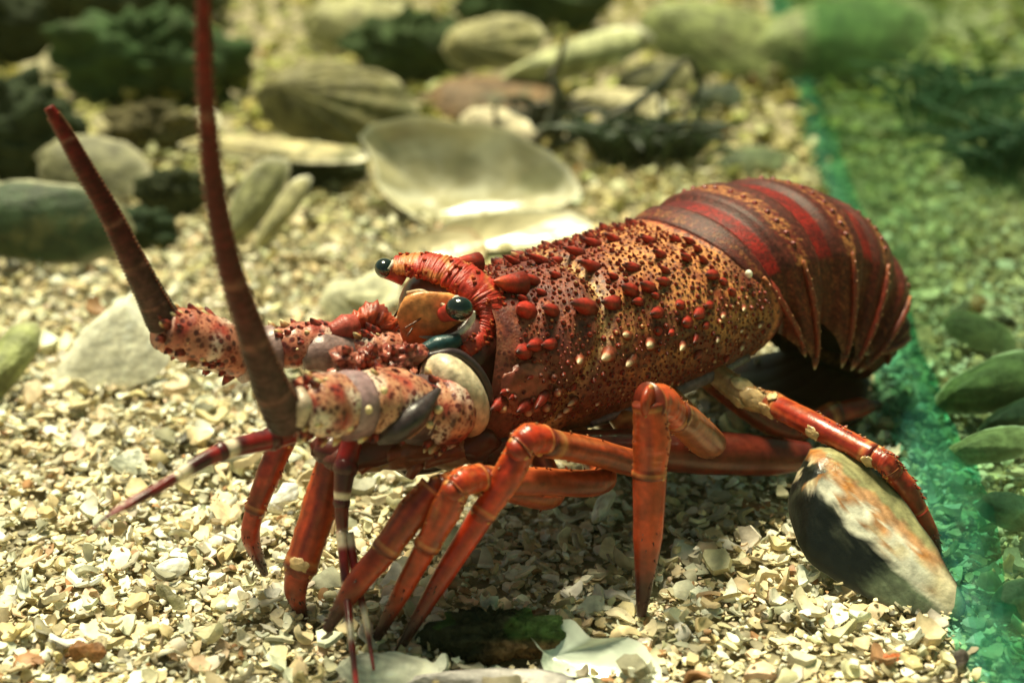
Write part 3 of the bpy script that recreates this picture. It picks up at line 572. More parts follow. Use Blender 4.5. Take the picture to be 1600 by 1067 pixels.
# ------- walking legs
ORA = (0.50, 0.050, 0.012); DKR = (0.18, 0.014, 0.010); TIP = (0.05, 0.012, 0.012)
def leg(chain, foot, tone=ORA, groove_dark=0.85, spots=(), merus_tone=(0.42, 0.07, 0.025), hairy=False):
    """chain: [(points, radii)] of the joints from the body outwards; foot: (points, radii) of the last pointed joint"""
    chain = [(p, [r * 0.80 for r in q]) for p, q in chain]; foot = (foot[0], [r * 0.82 for r in foot[1]])
    m = MB(); n = len(chain)
    for k, (pts, rad) in enumerate(chain):
        ct = merus_tone if k == 0 and n > 1 else tone
        def cf(t, th, q, ct=ct, k_seed=k * 3.7 + pts[-1][0] * 90, CS=spline(pts, 60)):
            c = mix(ct, tuple(x * 0.42 for x in ct), smooth(-0.25, 0.45, nz((math.cos(th) * 1.6, math.sin(th) * 1.6, t * 2.2), 1.0, k_seed) + 0.3 * nz(q, 420, 3)))
            c = mix(c, (0.62, 0.20, 0.06), 0.4 * smooth(0.3, 0.6, nz((math.cos(th) * 2.3, math.sin(th) * 2.3, t * 3.0), 1.0, k_seed + 9)))
            ce = CS[min(59, int(t * 59.99))]; dd = nrm(CS[min(59, int(t * 59.99) + 1)] - CS[max(0, int(t * 59.99) - 1)]); v_ = nrm(q - ce); sd_ = nrm(np.cross(dd, -CW)); w_ = float(np.dot(v_, sd_))
            ln = (math.exp(-((w_ - 0.12) / 0.10) ** 2) + 0.5 * math.exp(-((w_ + 0.55) / 0.08) ** 2)) * smooth(0.05, .2, t) * smooth(1, .85, t)
            c = mix(c, (0.66, 0.16, 0.04), 0.55 * smooth(0.75, 1.0, abs(w_)))
            c = mix(c, DKR, groove_dark * ln)
            c = mix(c, (0.60, 0.27, 0.09), 0.75 * max(math.exp(-((t - 0.93) / 0.018) ** 2), math.exp(-((t - 0.07) / 0.02) ** 2)))
            return mix(c, (0.09, 0.014, 0.010), 0.8 * max(smooth(0.955, 0.98, t), smooth(0.04, 0.02, t)))
        CS = spline(pts, 60); R = lambda t, rad=rad: interp(t, np.linspace(0, 1, len(rad)), rad) * (1 + 0.10 * smooth(0.85, 0.97, t) + 0.06 * smooth(0.12, 0.0, t))
        m.tube(pts, R, cf, n=20, steps=40, squash=0.86, wob=0.05, seed=k)
        rq = random.Random(k + len(rad) * 5 + int(abs(pts[0][0]) * 1e4))
        for u_ in range(26):              # fine spines and bristles along the edges
            t_ = rq.uniform(0.08, 0.92); c_ = CS[int(t_ * 59)]; d_ = nrm(CS[min(59, int(t_ * 59) + 1)] - CS[int(t_ * 59) - 1]); e_ = nrm(np.cross(d_, CW) * rq.choice((-1, 1)) - CW * rq.uniform(-0.1, 0.9))
            m.spike(c_ + e_ * R(t_) * 0.84, e_ + d_ * 0.9, 0.00045, rq.uniform(0.0007, 0.0016), tuple(x * 0.7 for x in ct), (0.66, 0.36, 0.16) if rq.random() < 0.5 else (0.10, 0.02, 0.015), n=5)
        e = np.array(pts[-1]); d = nrm(e - np.array(pts[-2])); s = nrm(np.cross(d, CW)); r = rad[-1]
        if k < n - 1 or True:
            for sg in (-1, 1): m.ball(e + s * r * 0.72 * sg - CW * r * 0.2, (d * r * 0.42, s * r * 0.26, CW * r * 0.4), (0.58, 0.24, 0.07), 10, 8, mi=1)
            m.ball(e, (d * r * 1.0, s * r * 1.0, CW * r * 0.9), tuple(x * 0.6 for x in tone), 12, 8, mi=1)
    if spots:
        tr = BVHTree.FromPolygons([Vector(v) for v in m.v], m.f)
        for p, r in spots:                # pale worn marks, set almost flush
            hit = tr.ray_cast(Vector(CC), Vector(nrm(np.array(p) - CC)))
            if hit[0] is None: continue
            n_ = np.array(hit[1]); n_ = n_ if np.dot(n_, CW) < 0 else -n_; a_ = nrm(np.cross(n_, UP + 0.4 * CR)); b_ = np.cross(n_, a_)
            m.ball(np.array(hit[0]) - n_ * r * 0.08, (a_ * r * 1.2, b_ * r * 0.75, n_ * r * 0.2), (0.66, 0.44, 0.22), 16, 10, mi=1, wob=0.5, seed=r * 1e4)
    o = m.build('leg', [M_LEG, M_SKIN], lob); f = MB(); pts, rad = foot
    f.tube(pts, rad, lambda t, th, q: mix(mix(tone, tuple(x * 0.6 for x in tone), smooth(-.1, .5, nz(q, 130, 4))), TIP, smooth(0.45, 0.85, t)), n=14, steps=34, squash=0.85)
    C = spline(pts, 30); rr = random.Random(len(pts) * 7 + int(pts[0][0] * 1e4))
    for i in range(70):                  # short bristles of the last joint
        t = rr.uniform(0.45, 0.97); p = C[int(t * 29)]; r = interp(t, np.linspace(0, 1, len(rad)), rad); a = nrm([rr.gauss(0, 1) for _ in range(3)]); d = nrm(C[-1] - C[-4])
        f.spike(p + a * r * 0.85, nrm(a + d), 0.00025, 0.0013, (0.08, 0.02, 0.015), (0.12, 0.05, 0.03), n=4)
    f.build('foot', [M_LEG], o)
# near side, front to back
leg([([B(52, 20, 38), M(860, 775, 38), M(745, 752, 42), M(682, 762, 42)], [0.0048, 0.0050, 0.0052, 0.0046]), ([M(678, 762, 42), M(645, 800, 41), M(600, 862, 38)], [0.0052, 0.0058, 0.0046])],
    ([M(602, 860, 38), M(555, 915, 36), M(510, 985, 33)], [0.0046, 0.0042, 0.0016]), tone=(0.42, 0.050, 0.014))
leg([([B(38, 24, 38), M(940, 748, 46), M(840, 752, 48), M(748, 750, 48)], [0.0048, 0.0056, 0.0058, 0.0054]), ([M(752, 745, 50), M(725, 752, 51), M(710, 765, 51)], [0.0048, 0.0052, 0.0046]), ([M(715, 758, 51), M(695, 800, 49), M(665, 856, 46)], [0.0048, 0.0054, 0.0042])],
    ([M(668, 850, 46), M(630, 920, 42), M(588, 998, 38)], [0.0040, 0.0034, 0.0016]))
leg([([B(22, 27, 40), M(1010, 722, 48), M(920, 704, 50), M(848, 690, 52)], [0.0048, 0.0060, 0.0060, 0.0056]), ([M(852, 686, 54), M(828, 686, 55), M(812, 700, 55)], [0.0052, 0.0058, 0.0050]), ([M(820, 690, 55), M(792, 745, 54), M(752, 806, 52)], [0.0050, 0.0056, 0.0042])],
    ([M(756, 800, 52), M(692, 900, 48), M(622, 1018, 43)], [0.0044, 0.0036, 0.0014]), tone=(0.56, 0.042, 0.012))
leg([([B(4, 29, 42), M(1105, 690, 52), M(1072, 660, 60), M(1052, 646, 62)], [0.0054, 0.0072, 0.0072, 0.0062]), ([M(1056, 650, 62), M(1036, 630, 64), M(1014, 628, 66)], [0.0062, 0.0070, 0.0066]), ([M(1014, 628, 66), M(1018, 690, 68), M(1014, 745, 69)], [0.0060, 0.0072, 0.0060])],
    ([M(1015, 740, 69), M(1012, 840, 72), M(1002, 962, 76)], [0.0062, 0.0054, 0.0018]), tone=(0.62, 0.07, 0.018), merus_tone=(0.34, 0.10, 0.045))
leg([([B(-18, 26, 45), M(1165, 618, 42), M(1212, 632, 50)], [0.0050, 0.0056, 0.0050]), ([M(1205, 630, 50), M(1280, 668, 72), M(1366, 712, 92)], [0.0052, 0.0056, 0.0046]), ([M(1366, 712, 92), M(1384, 722, 96), M(1394, 736, 98)], [0.0044, 0.0048, 0.0042]), ([M(1384, 724, 96), M(1416, 762, 101), M(1438, 802, 105)], [0.0042, 0.0046, 0.0036])],
    ([M(1436, 798, 105), M(1454, 835, 108), M(1468, 886, 111)], [0.0038, 0.0034, 0.0022]), tone=(0.46, 0.045, 0.02), merus_tone=(0.52, 0.33, 0.15), spots=[(M(1268, 676, 75), .0024), (M(1358, 722, 95), .0022), (M(1160, 600, 47), .0034), (M(1178, 622, 49), .0036), (M(1196, 642, 53), .0030), (M(1150, 628, 47), .0026), (M(1206, 618, 53), .0024)])
# far side
leg([([B(66, -16, 42), M(470, 640, -8), M(440, 688, -8)], [0.004, 0.0048, 0.0046]), ([M(444, 684, -8), M(420, 740, -8), M(397, 800, -9)], [0.0046, 0.0046, 0.0036])], ([M(398, 796, -9), M(392, 840, -10), M(414, 897, -12)], [0.0036, 0.0034, 0.0014]), tone=(0.50, 0.05, 0.022))
leg([([B(58, -10, 40), M(560, 660, 4), M(522, 700, 8)], [0.004, 0.005, 0.005]), ([M(528, 684, 8), M(500, 790, 8), M(468, 890, 9)], [0.0052, 0.0066, 0.0058])], ([M(470, 880, 9), M(462, 925, 10), M(478, 972, 11)], [0.0052, 0.0040, 0.0010]), tone=(0.50, 0.06, 0.02), spots=[(M(468, 882, 14), .0024)])
leg([([B(10, -10, 34), M(1040, 720, -6), M(1180, 716, -8), M(1262, 690, -12)], [0.006, 0.0074, 0.0074, 0.0062])], ([M(1258, 692, -12), M(1300, 740, -20), M(1330, 790, -26)], [0.0045, 0.0036, 0.0014]), tone=(0.17, 0.024, 0.014), merus_tone=(0.17, 0.024, 0.014))
leg([([B(-22, 16, 40), M(1220, 668, 30), M(1310, 644, 36)], [0.005, 0.0056, 0.005])], ([M(1305, 646, 36), M(1345, 636, 38), M(1374, 632, 40)], [0.0046, 0.0044, 0.0020]), tone=(0.36, 0.03, 0.014))
# ------- tail fan tucked under
m = MB()
for k, a in enumerate((-0.9, -0.45, 0, 0.45, 0.9)):
    base = B(-112, 16 * a, 9); tip = B(-58 - 6 * abs(a), 32 * a, 13)
    m.tube([base, (base + tip) / 2 - UP * 0.006, tip], [0.006, 0.014, 0.008], (0.07, 0.010, 0.008), n=14, steps=16, squash=0.22, side=UP)
m.build('tail_fan', [M_ABD], lob)

# ------------------------------------------------------------------ shells, stones and weed on the gravel
def lay(name, label, cat, outline, px, py, z, len_px, ang, tilt, side, depth, cols, sx=0.0, group=None, mats=None, **k):
    """a valve whose middle is seen at px,py, z mm above the gravel; tilt degrees from lying flat towards the viewer; side +1 shows its outside, -1 its inside"""
    c = G(px, py, z / 1000); L = len_px * sc_at(c); a = math.radians(ang); t = math.radians(tilt)
    n = nrm(V(sx, -math.sin(t), math.cos(t))); xd = CR * math.cos(a) + CU * math.sin(a)
    xd = xd - n * np.dot(xd, n)
    return shell(name, label, cat, outline, L, depth * L * 0.5, c, xd, n * side, cols, mats=mats, group=group, thick=k.pop('thick', 0.012 * L), **k)
GRN = (0.24, 0.27, 0.10)
def pix_outline(pts, cx, cy, hl, fore, flip): return [((x - cx) / hl, flip * (cy - y) / hl / fore) for x, y in pts]
ABA = pix_outline([(560, 215), (572, 203), (592, 194), (650, 182), (700, 190), (760, 195), (850, 235), (905, 290), (880, 318), (820, 334), (760, 345), (690, 354), (635, 332), (590, 290), (583, 255)], 735, 272, 175, 0.86, -1)
FAN = pix_outline([(200, 465), (232, 500), (255, 538), (264, 562), (235, 588), (190, 602), (140, 600), (92, 604), (84, 588), (108, 548), (140, 508)], 172, 545, 100, 0.86, 1)
def nacre(u, v, x, y, sgn):
    if sgn > 0: return None
    k = nz((x * 3, y * 6 + u, 3), 1.0) + 0.5 * nz((x * 9, y * 14, 7), 1.0)
    c = mix((0.46, 0.42, 0.25), (0.74, 0.71, 0.52), smooth(-0.4, 0.45, k + 0.5 * (y - 0.1)))
    c = mix(c, (0.20, 0.20, 0.09), 0.8 * smooth(0.30, 0.18, math.hypot(x - 0.66, (y + 0.02) * 1.6))); c = mix(c, (0.40, 0.36, 0.18), 0.6 * smooth(0.04, 0.0, abs(math.hypot(x - 0.6, y * 1.5) - 0.42)))
    return mix(c, CREAM, smooth(0.93, 1.0, u))
lay('abalone_shell', 'large pale nacreous shell lying open behind the lobster head, the biggest and brightest one', 'shell', ABA, 735, 272, 20, 350, 0, 42, -1, 0.30, (BROWN, (0.62, 0.58, 0.38), CREAM), seed=1, wob=0.05, power=2.4, apex=(-0.25, 0.1), colf=nacre)
lay('abalone_shell', 'cream shell rim wedged under the front of the biggest pale shell', 'shell', OVAL, 800, 360, 7, 250, 8, 22, -1, 0.25, ((0.5, 0.40, 0.22), (0.74, 0.66, 0.42), CREAM), width=0.62, seed=2)
lay('scallop_shell', 'small pale pinkish shell peeking over the top edge of the biggest pale shell', 'shell', OVAL, 780, 203, 16, 130, -25, 40, 1, 0.3, ((0.72, 0.62, 0.42), PALE, CREAM), seed=3)
lay('long_shell', 'long pale green white shell slanting up behind the dark twig', 'shell', MUSSEL, 893, 98, 22, 270, 24, 48, 1, 0.28, ((0.54, 0.55, 0.29), PALE, CREAM), width=0.62, seed=4)
lay('clam_shell', 'blurred rounded olive shell left of the long pale green shell', 'shell', OVAL, 772, 68, 26, 165, 10, 50, 1, 0.26, ((0.32, 0.29, 0.13), PALE, (0.6, 0.55, 0.35)), seed=5, ribs=20)
lay('clam_shell', 'flat dark brown shell between the biggest pale shell and the rounded olive shell', 'shell', OVAL, 765, 152, 8, 210, 8, 20, 1, 0.2, (BROWN, GREY, (0.2, .13, .07)), seed=6)
lay('ribbed_shell', 'humped olive brown ribbed shell between the near antenna and the biggest pale shell', 'shell', OVAL, 525, 165, 24, 260, -8, 50, 1, 0.34, ((0.20, 0.18, 0.075), GREY, (0.4, .36, .2)), seed=7, ridge=0.03, ridges=7, ribs=26)
lay('mussel_shell', 'thin pale shell seen edge on beneath the humped ribbed shell', 'shell', MUSSEL, 425, 236, 20, 300, -12, 12, 1, 0.12, ((0.56, 0.48, 0.25), (0.05, 0.05, 0.03), CREAM), width=0.55, seed=8)
lay('shell_fragment', 'grey green upright shell fragment right of the near antenna', 'shell', MUSSEL, 398, 318, 22, 165, 62, 62, 1, 0.22, ((0.29, 0.29, 0.14), GREY, PALE), seed=9)
lay('shell_fragment', 'slim cream shell blade leaning on the grey green upright fragment', 'shell', MUSSEL, 440, 336, 18, 150, 58, 58, 1, 0.2, ((0.48, 0.44, 0.23), GREY, CREAM), width=0.62, seed=10)
lay('shell_fragment', 'dull grey shell behind the far antenna tip half', 'shell', OVAL, 145, 262, 18, 190, -12, 45, 1, 0.2, (GREY, BROWN, (0.5, 0.46, 0.3)), seed=11)
lay('clam_shell', 'big dark shell with a pale upper lip at the left edge below the dark rock', 'shell', ABALONE, 60, 350, 22, 300, -2, 66, 1, 0.26, ((0.045, 0.075, 0.035), BLACK, (0.52, 0.50, 0.32)), width=0.62, seed=12)
lay('mussel_shell', 'blurred olive mussel shell at the top right of centre, left one of the big pair', 'shell', OVAL, 1125, 62, 26, 260, -18, 42, 1, 0.22, (GRN, BLACK, (0.3, .3, .14)), seed=13, width=0.9)
lay('mussel_shell', 'blurred olive mussel shell behind the glass at the top, right one of the big pair', 'shell', OVAL, 1310, 60, 26, 300, 14, 42, 1, 0.22, ((0.22, 0.26, 0.10), BLACK, (0.3, .3, .14)), seed=14, width=0.85)
lay('shell_fragment', 'small square dark shell piece right of the dark twig', 'shell', FLAKE, 1118, 152, 12, 90, 5, 40, 1, 0.2, ((0.05, 0.07, 0.04), BLACK, (0.08, .09, .05)), seed=15)
lay('shell_fragment', 'mossy greenish shell at the left edge beside the white fan shell', 'shell', MUSSEL, 10, 575, 12, 170, 68, 45, 1, 0.35, ((0.30, 0.33, 0.13), GREY, (0.4, .4, .2)), seed=16)
lay('white_fan_shell', 'broad white fan shaped shell piece on the gravel left of the far antenna base', 'shell', FAN, 172, 545, 15, 200, 0, 52, 1, 0.16, ((0.80, 0.77, 0.60), PALE, CREAM), seed=17, ridge=0.02, ridges=6, apex=(0.2, 0.6), mats=[M_CLEAN, M_NACRE], wob=0.05)
lay('shell_fragment', 'pale shell piece half hidden behind the far eye', 'shell', FLAKE, 562, 462, 10, 130, 10, 40, 1, 0.2, ((0.68, 0.66, 0.44), PALE, CREAM), seed=18)
lay('mussel_shell', 'striped olive and cream mussel shell at the right edge behind the glass', 'shell', MUSSEL, 1560, 605, 14, 230, 24, 40, 1, 0.35, ((0.17, 0.20, 0.09), PALE, CREAM), seed=19)
lay('mussel_shell', 'pale mussel shell behind the glass below the striped olive one', 'shell', MUSSEL, 1548, 700, 12, 150, 18, 40, 1, 0.35, ((0.36, 0.36, 0.19), PALE, CREAM), seed=20)
lay('shell_fragment', 'dark shell behind the glass lowest at the right edge', 'shell', OVAL, 1585, 800, 10, 120, -20, 30, 1, 0.35, ((0.05, 0.08, 0.06), GREY, (0.1, .12, .08)), seed=21)
lay('abalone_shell', 'pale iridescent broken shell at the bottom centre right of the mossy stone', 'shell', FLAKE, 930, 1026, 5, 215, -18, 30, -1, 0.22, ((0.30, 0.22, 0.12), (0.68, 0.74, 0.62), (0.80, 0.82, 0.70)), seed=22, mats=[M_CLEAN, M_NACRE], width=0.85, wob=0.12)
lay('clam_shell', 'smooth white shell at the bottom edge under the banded antennule', 'shell', OVAL, 605, 1050, 4, 165, -6, 22, 1, 0.22, ((0.82, 0.80, 0.62), PALE, CREAM), seed=23, mats=[M_CLEAN, M_NACRE], width=0.8)
lay('mussel_shell', 'narrow mauve grey shell along the bottom edge below the mossy stone', 'shell', MUSSEL, 765, 1068, 3, 270, 2, 20, 1, 0.16, ((0.50, 0.46, 0.44), PALE, (0.13, 0.12, 0.13)), seed=24, width=0.5)
lay('shell_fragment', 'rusty brown shell chip at the bottom left', 'shell', FLAKE, 136, 1018, 5, 62, -10, 48, 1, 0.3, ((0.30, 0.13, 0.045), BROWN, (0.2, .1, .05)), seed=25)
lay('shell_fragment', 'dark olive slanted shell chip left of the front leg tips', 'shell', FLAKE, 266, 932, 4, 66, -50, 30, 1, 0.2, ((0.20, 0.18, 0.09), BROWN, (0.3, .28, .16)), seed=26, width=0.6)
lay('shell_fragment', 'smooth grey triangular shell chip under the left pointing antennule', 'shell', TRIAN, 203, 722, 4, 66, -20, 38, 1, 0.2, ((0.56, 0.58, 0.46), GREY, CREAM), seed=27, mats=[M_CLEAN, M_NACRE])
lay('shell_fragment', 'bright white chip between the two far side legs', 'shell', FLAKE, 442, 778, 5, 62, 40, 50, 1, 0.3, ((0.90, 0.88, 0.78), PALE, CREAM), seed=28, mats=[M_CLEAN, M_NACRE])
lay('shell_fragment', 'bright white sliver standing in the shade under the body', 'shell', MUSSEL, 942, 792, 6, 62, 62, 58, 1, 0.3, ((0.90, 0.86, 0.74), PALE, CREAM), seed=29, mats=[M_CLEAN, M_NACRE])
lay('shell_fragment', 'small orange red shell chip at the lower right', 'shell', FLAKE, 1393, 1028, 4, 34, 0, 40, 1, 0.3, ((0.62, 0.16, 0.05), BROWN, (0.6, .2, .1)), seed=30, mats=[M_CLEAN, M_NACRE])
lay('shell_fragment', 'dark upright chip at the bottom right beside the glass', 'shell', FLAKE, 1502, 1036, 5, 46, 80, 55, 1, 0.3, ((0.08, 0.06, 0.05), BROWN, (0.2, .2, .15)), seed=31)
lay('shell_fragment', 'plump white chip in the gravel at the left below the antennule', 'shell', OVAL, 268, 888, 4, 58, 20, 42, 1, 0.35, ((0.90, 0.87, 0.72), PALE, CREAM), seed=32, mats=[M_CLEAN, M_NACRE])
lay('shell_fragment', 'long pale grey shell strip lying behind the two far side legs', 'shell', MUSSEL, 405, 716, 4, 130, 4, 25, 1, 0.15, ((0.62, 0.62, 0.50), GREY, (0.2, .2, .15)), seed=33, width=0.5)

lay('mussel_shell', 'dark mussel shell behind the glass tucked under the striped olive one', 'shell', MUSSEL, 1590, 655, 8, 140, 30, 30, 1, 0.3, ((0.04, 0.06, 0.04), GREY, (0.2, .2, .1)), seed=50)
lay('shell_fragment', 'dark flat shell behind the glass in the bottom right corner', 'shell', OVAL, 1592, 935, 6, 110, 40, 30, 1, 0.22, ((0.05, 0.07, 0.05), GREY, (0.2, .2, .12)), seed=51)
lay('shell_fragment', 'olive shell behind the glass beside the tail of the lobster', 'shell', OVAL, 1530, 520, 8, 120, -30, 32, 1, 0.2, ((0.13, 0.15, 0.07), GREY, (0.3, .3, .16)), seed=52)
DKO = (0.16, 0.15, 0.07)
for nm, lb, ol, a_ in (
    ('shell_fragment', 'pale slanting shell piece between the two dark rocks at the top left', FLAKE, (82, 105, 12, 120, 42, 40, 1, 0.2, ((0.50, 0.44, 0.24), GREY, PALE))),
    ('shell_fragment', 'small pale pointed chip behind the far antenna under the mossy rock', TRIAN, (165, 198, 10, 64, 70, 55, 1, 0.2, ((0.62, 0.55, 0.30), GREY, PALE))),
    ('shell_fragment', 'cream shell piece against the near antenna at the end of the thin pale shell', FLAKE, (300, 195, 8, 90, 10, 40, 1, 0.2, ((0.62, 0.58, 0.36), GREY, CREAM))),
    ('clam_shell', 'pale olive clam shell at the top edge left of the shadowy green rock', OVAL, (560, 40, 14, 190, 0, 40, 1, 0.3, ((0.40, 0.38, 0.18), GREY, PALE))),
    ('shell_fragment', 'cream shell below the long pale green shell', MUSSEL, (965, 162, 8, 150, -6, 32, 1, 0.2, ((0.62, 0.54, 0.32), GREY, CREAM))),
    ('shell_fragment', 'olive brown shell right of the long pale green shell', OVAL, (1020, 125, 10, 130, 30, 35, 1, 0.3, (DKO, GREY, (0.4, .36, .2)))),
    ('shell_fragment', 'brown edged cream shell left of the cream shell rim', OVAL, (690, 384, 5, 130, 14, 28, -1, 0.25, ((0.4, 0.25, .12), (0.60, 0.52, 0.32), (0.40, .24, .12)))),
    ('clam_shell', 'dark olive clam shell in front of the blurred mussel pair', OVAL, (1175, 255, 6, 120, 20, 28, 1, 0.25, ((0.10, 0.13, 0.06), GREY, DKO))),
    ('shell_fragment', 'dark curled shell beside the right end of the thin pale shell', OVAL, (500, 262, 8, 120, -20, 50, 1, 0.3, ((0.05, 0.07, 0.035), BLACK, (0.3, .3, .2)))),
    ('shell_fragment', 'grey green shell under the drooping twig end', OVAL, (1130, 330, 5, 90, 0, 28, 1, 0.25, ((0.30, 0.30, 0.16), GREY, PALE)))):
    lay(nm, lb, 'shell', ol, *a_, seed=len(lb))

def worn(u, v, x, y, sgn):
    if sgn < 0: return (0.5, 0.5, 0.4)
    x, y = 0.80 * (x * 0.68 - y * 0.73), 0.55 * (x * 0.73 + y * 0.68)
    k = 0.05 * nz((x * 5, y * 5, 1), 1.0) + 0.04 * nz((x * 14, y * 14, 2), 1.0); yy = y + k; xx = x + k
    dark, olive, white, rust, cream = (0.010, 0.012, 0.010), (0.36, 0.33, 0.16), (0.82, 0.78, 0.64), (0.50, 0.20, 0.055), (0.72, 0.60, 0.38)
    grn = (0.20, 0.24, 0.15)
    c = mix(dark, grn, smooth(0.30, 0.5, xx - 0.3 * yy))
    c = mix(c, (0.07, 0.075, 0.05), 0.6 * smooth(0.1, 0.4, nz((x * 8, y * 8, 11), 1.0)) * smooth(-0.3, -0.15, yy))
    c = mix(c, white, smooth(-0.12, -0.07, yy) * smooth(-0.78, -0.66, xx))
    if nz((x * 6, y * 6, 5), 1.0) > 0.12: c = mix(c, mix(rust, cream, smooth(-.2, .4, nz((x * 9, y * 9, 6), 1))), 0.9 * smooth(-0.10, -0.04, yy))
    c = mix(c, rust, 0.85 * smooth(0.04, 0.10, yy) * smooth(0.9, 0.6, xx))
    c = mix(c, cream, 0.8 * smooth(0.55, 0.8, xx) * smooth(-0.12, 0, yy))
    c = mix(c, olive, smooth(0.16, 0.19, yy))
    g_ = 0.5 + 0.5 * math.sin(u * 46 + 2 * nz((x * 3, y * 3, 4), 1.0)); c = tuple(q_ * (0.72 + 0.36 * g_) for q_ in c)
    return mix(c, (0.03, 0.03, 0.022), smooth(0.955, 0.985, u))
MUS = pix_outline([(1275, 703), (1246, 740), (1231, 790), (1246, 850), (1285, 890), (1330, 914), (1400, 946), (1470, 957), (1498, 938), (1474, 880), (1442, 820), (1400, 760), (1352, 716), (1312, 698)], 1365, 835, 133, 0.86, 1)
lay('mussel_shell', 'worn dark mussel shell with orange and white patches under the rearmost leg', 'shell', MUS, 1366, 838, 16, 256, 0, 42, 1, 0.30, (BLACK, GREY, (0.4, 0.38, 0.25)), sx=-0.12, seed=40, colf=worn, wob=0.03, ridges=8, ridge=0.035, power=2.1, apex=(-0.58, 0.72), mats=[M_MUSSEL, M_NACRE])

def rock(name, label, cat, px, py, wpx, hpx, dpx, col, m_, seed, zoff=0.35, rough=0.35):
    c = G(px, py); k = sc_at(c); mbx = MB(); b = c + V(0, 0, hpx * k * zoff)
    mbx.ball(b, (V(wpx * k / 2, 0, 0), V(0, dpx * k / 2, 0), V(0, 0, hpx * k / 2)), col, 56, 36, wob=rough, seed=seed)
    for i, p in enumerate(mbx.v): q = np.array(p); d = nrm(q - b); mbx.v[i] = tuple(q + d * (0.10 * wpx * k * nz(d, 4.5, seed) + 0.04 * wpx * k * nz(d, 12, seed)))
    o = mbx.build(name, [m_]); origin_to(o, c); return tag(o, label, cat)
rock('dark_rock', 'dark rock at the left edge above the big dark shell', 'rock', 30, 270, 190, 170, 120, (0.035, 0.05, 0.025), M_ROCK, 1)
rock('dark_rock', 'blurred dark rock in the top left corner', 'rock', 20, 90, 150, 130, 90, (0.03, 0.04, 0.02), M_ROCK, 2)
rock('dark_rock', 'low mossy green rock between the far and the near antenna', 'rock', 235, 150, 300, 150, 120, (0.045, 0.085, 0.03), M_ROCK, 3)
rock('dark_rock', 'brown rock behind the dull grey shell', 'rock', 245, 232, 150, 80, 60, (0.14, 0.12, 0.06), M_ROCK, 4)
rock('dark_rock', 'shadowy green rock at the top left of the rounded olive shell', 'rock', 640, 120, 190, 110, 90, (0.05, 0.08, 0.03), M_ROCK, 5)
rock('dark_rock', 'dark rock at the top edge above the long pale green shell', 'rock', 830, 40, 220, 90, 90, (0.04, 0.07, 0.025), M_ROCK, 6)
rock('dark_rock', 'small dark rock in the gap beside the slim cream shell blade', 'rock', 270, 330, 110, 80, 60, (0.05, 0.06, 0.03), M_ROCK, 8)
rock('mossy_stone', 'black stone with green moss lying at the bottom centre', 'stone', 772, 1020, 215, 78, 70, lambda l, q: mix((0.03, 0.035, 0.02) if nz(q, 70, 2) < 0.1 else (0.05, 0.10, 0.025), (0.22, 0.13, 0.06), smooth(-0.1, -0.5, l[2] + l[1] * 0.6) * smooth(-0.3, 0.1, l[0])), M_MOSS, 9, 0.42, 0.25)

rock('dark_rock', 'long dark rock along the top edge left of the near antenna', 'rock', 190, 30, 330, 120, 110, (0.05, 0.06, 0.025), M_ROCK, 11)
rock('dark_rock', 'dark rock under the far antenna beside the big dark shell', 'rock', 225, 385, 110, 70, 60, (0.03, 0.05, 0.025), M_ROCK, 12)
rock('dark_rock', 'dark low rock right of the near antenna beneath the thin pale shell', 'rock', 515, 285, 110, 60, 60, (0.05, 0.06, 0.03), M_ROCK, 13)
# dark twig with strands of weed
tw = thing('dark_twig', 'thin dark branching twig sticking up behind the biggest pale shell', 'twig', G(840, 262))
TD = float(np.dot(G(840, 262) - CC, CW))
def T(px, py, dd=0.0): return CC + ray(px, py) * (TD + dd)
wc = lambda t, th, q: mix((0.018, 0.03, 0.012), (0.06, 0.05, 0.02), smooth(-.2, .4, nz(q, 60)))
m = MB(); k = TD / FPX
m.tube([T(775, 258), T(800, 240), T(842, 215), T(866, 180), T(872, 140), T(858, 122), T(872, 100), T(884, 55)], [7 * k, 7 * k, 9 * k, 13 * k, 9 * k, 7 * k, 5 * k, 4 * k], wc, n=9, steps=60, wob=0.5)
m.build('stem', [M_WEED], tw)
for pts, r in (([(850, 235), (900, 215), (960, 180), (1010, 150), (1045, 118), (1075, 95), (1092, 135), (1072, 180), (1060, 205)], 5), ([(775, 255), (776, 200), (774, 165), (792, 152)], 3), ([(800, 250), (870, 262), (950, 290), (1020, 325)], 6), ([(880, 165), (905, 200), (940, 230)], 4), ([(1045, 120), (1030, 165), (1048, 200)], 3), ([(1000, 155), (985, 190), (1000, 230)], 3)):
    m = MB(); m.tube([T(x, y, 0.002 * i) for i, (x, y) in enumerate(pts)], [r * 1.2 * k, r * 1.35 * k, r * 1.0 * k, r * 0.8 * k], wc, n=8, steps=40, wob=0.5); m.build('branch', [M_WEED], tw)
def weed(name, label, px, py, wpx, hpx, n, seed, col):
    rr = random.Random(seed); c = G(px, py); k = sc_at(c); mbx = MB()
    for i in range(n):
        a = rr.gauss(0, .5); b0 = c + V(rr.uniform(-.5, .5) * wpx * k, rr.uniform(-.25, .25) * wpx * k, 0); L = hpx * k * rr.uniform(.5, 1.1)
        b1 = b0 + V(a * L * .6, rr.gauss(0, .2) * L, L * .7); b2 = b1 + V(a * L * .8 + rr.gauss(0, .2) * L, rr.gauss(0, .2) * L, L * rr.uniform(-.1, .3))
        mbx.tube([b0, b1, b2], [3 * k, 6.5 * k, 2 * k], mix(col, tuple(x * 2 for x in col), rr.random()), n=6, steps=14, squash=0.35, wob=.3, seed=i)
    o = mbx.build(name, [M_WEED]); origin_to(o, c); return tag(o, label, 'seaweed')
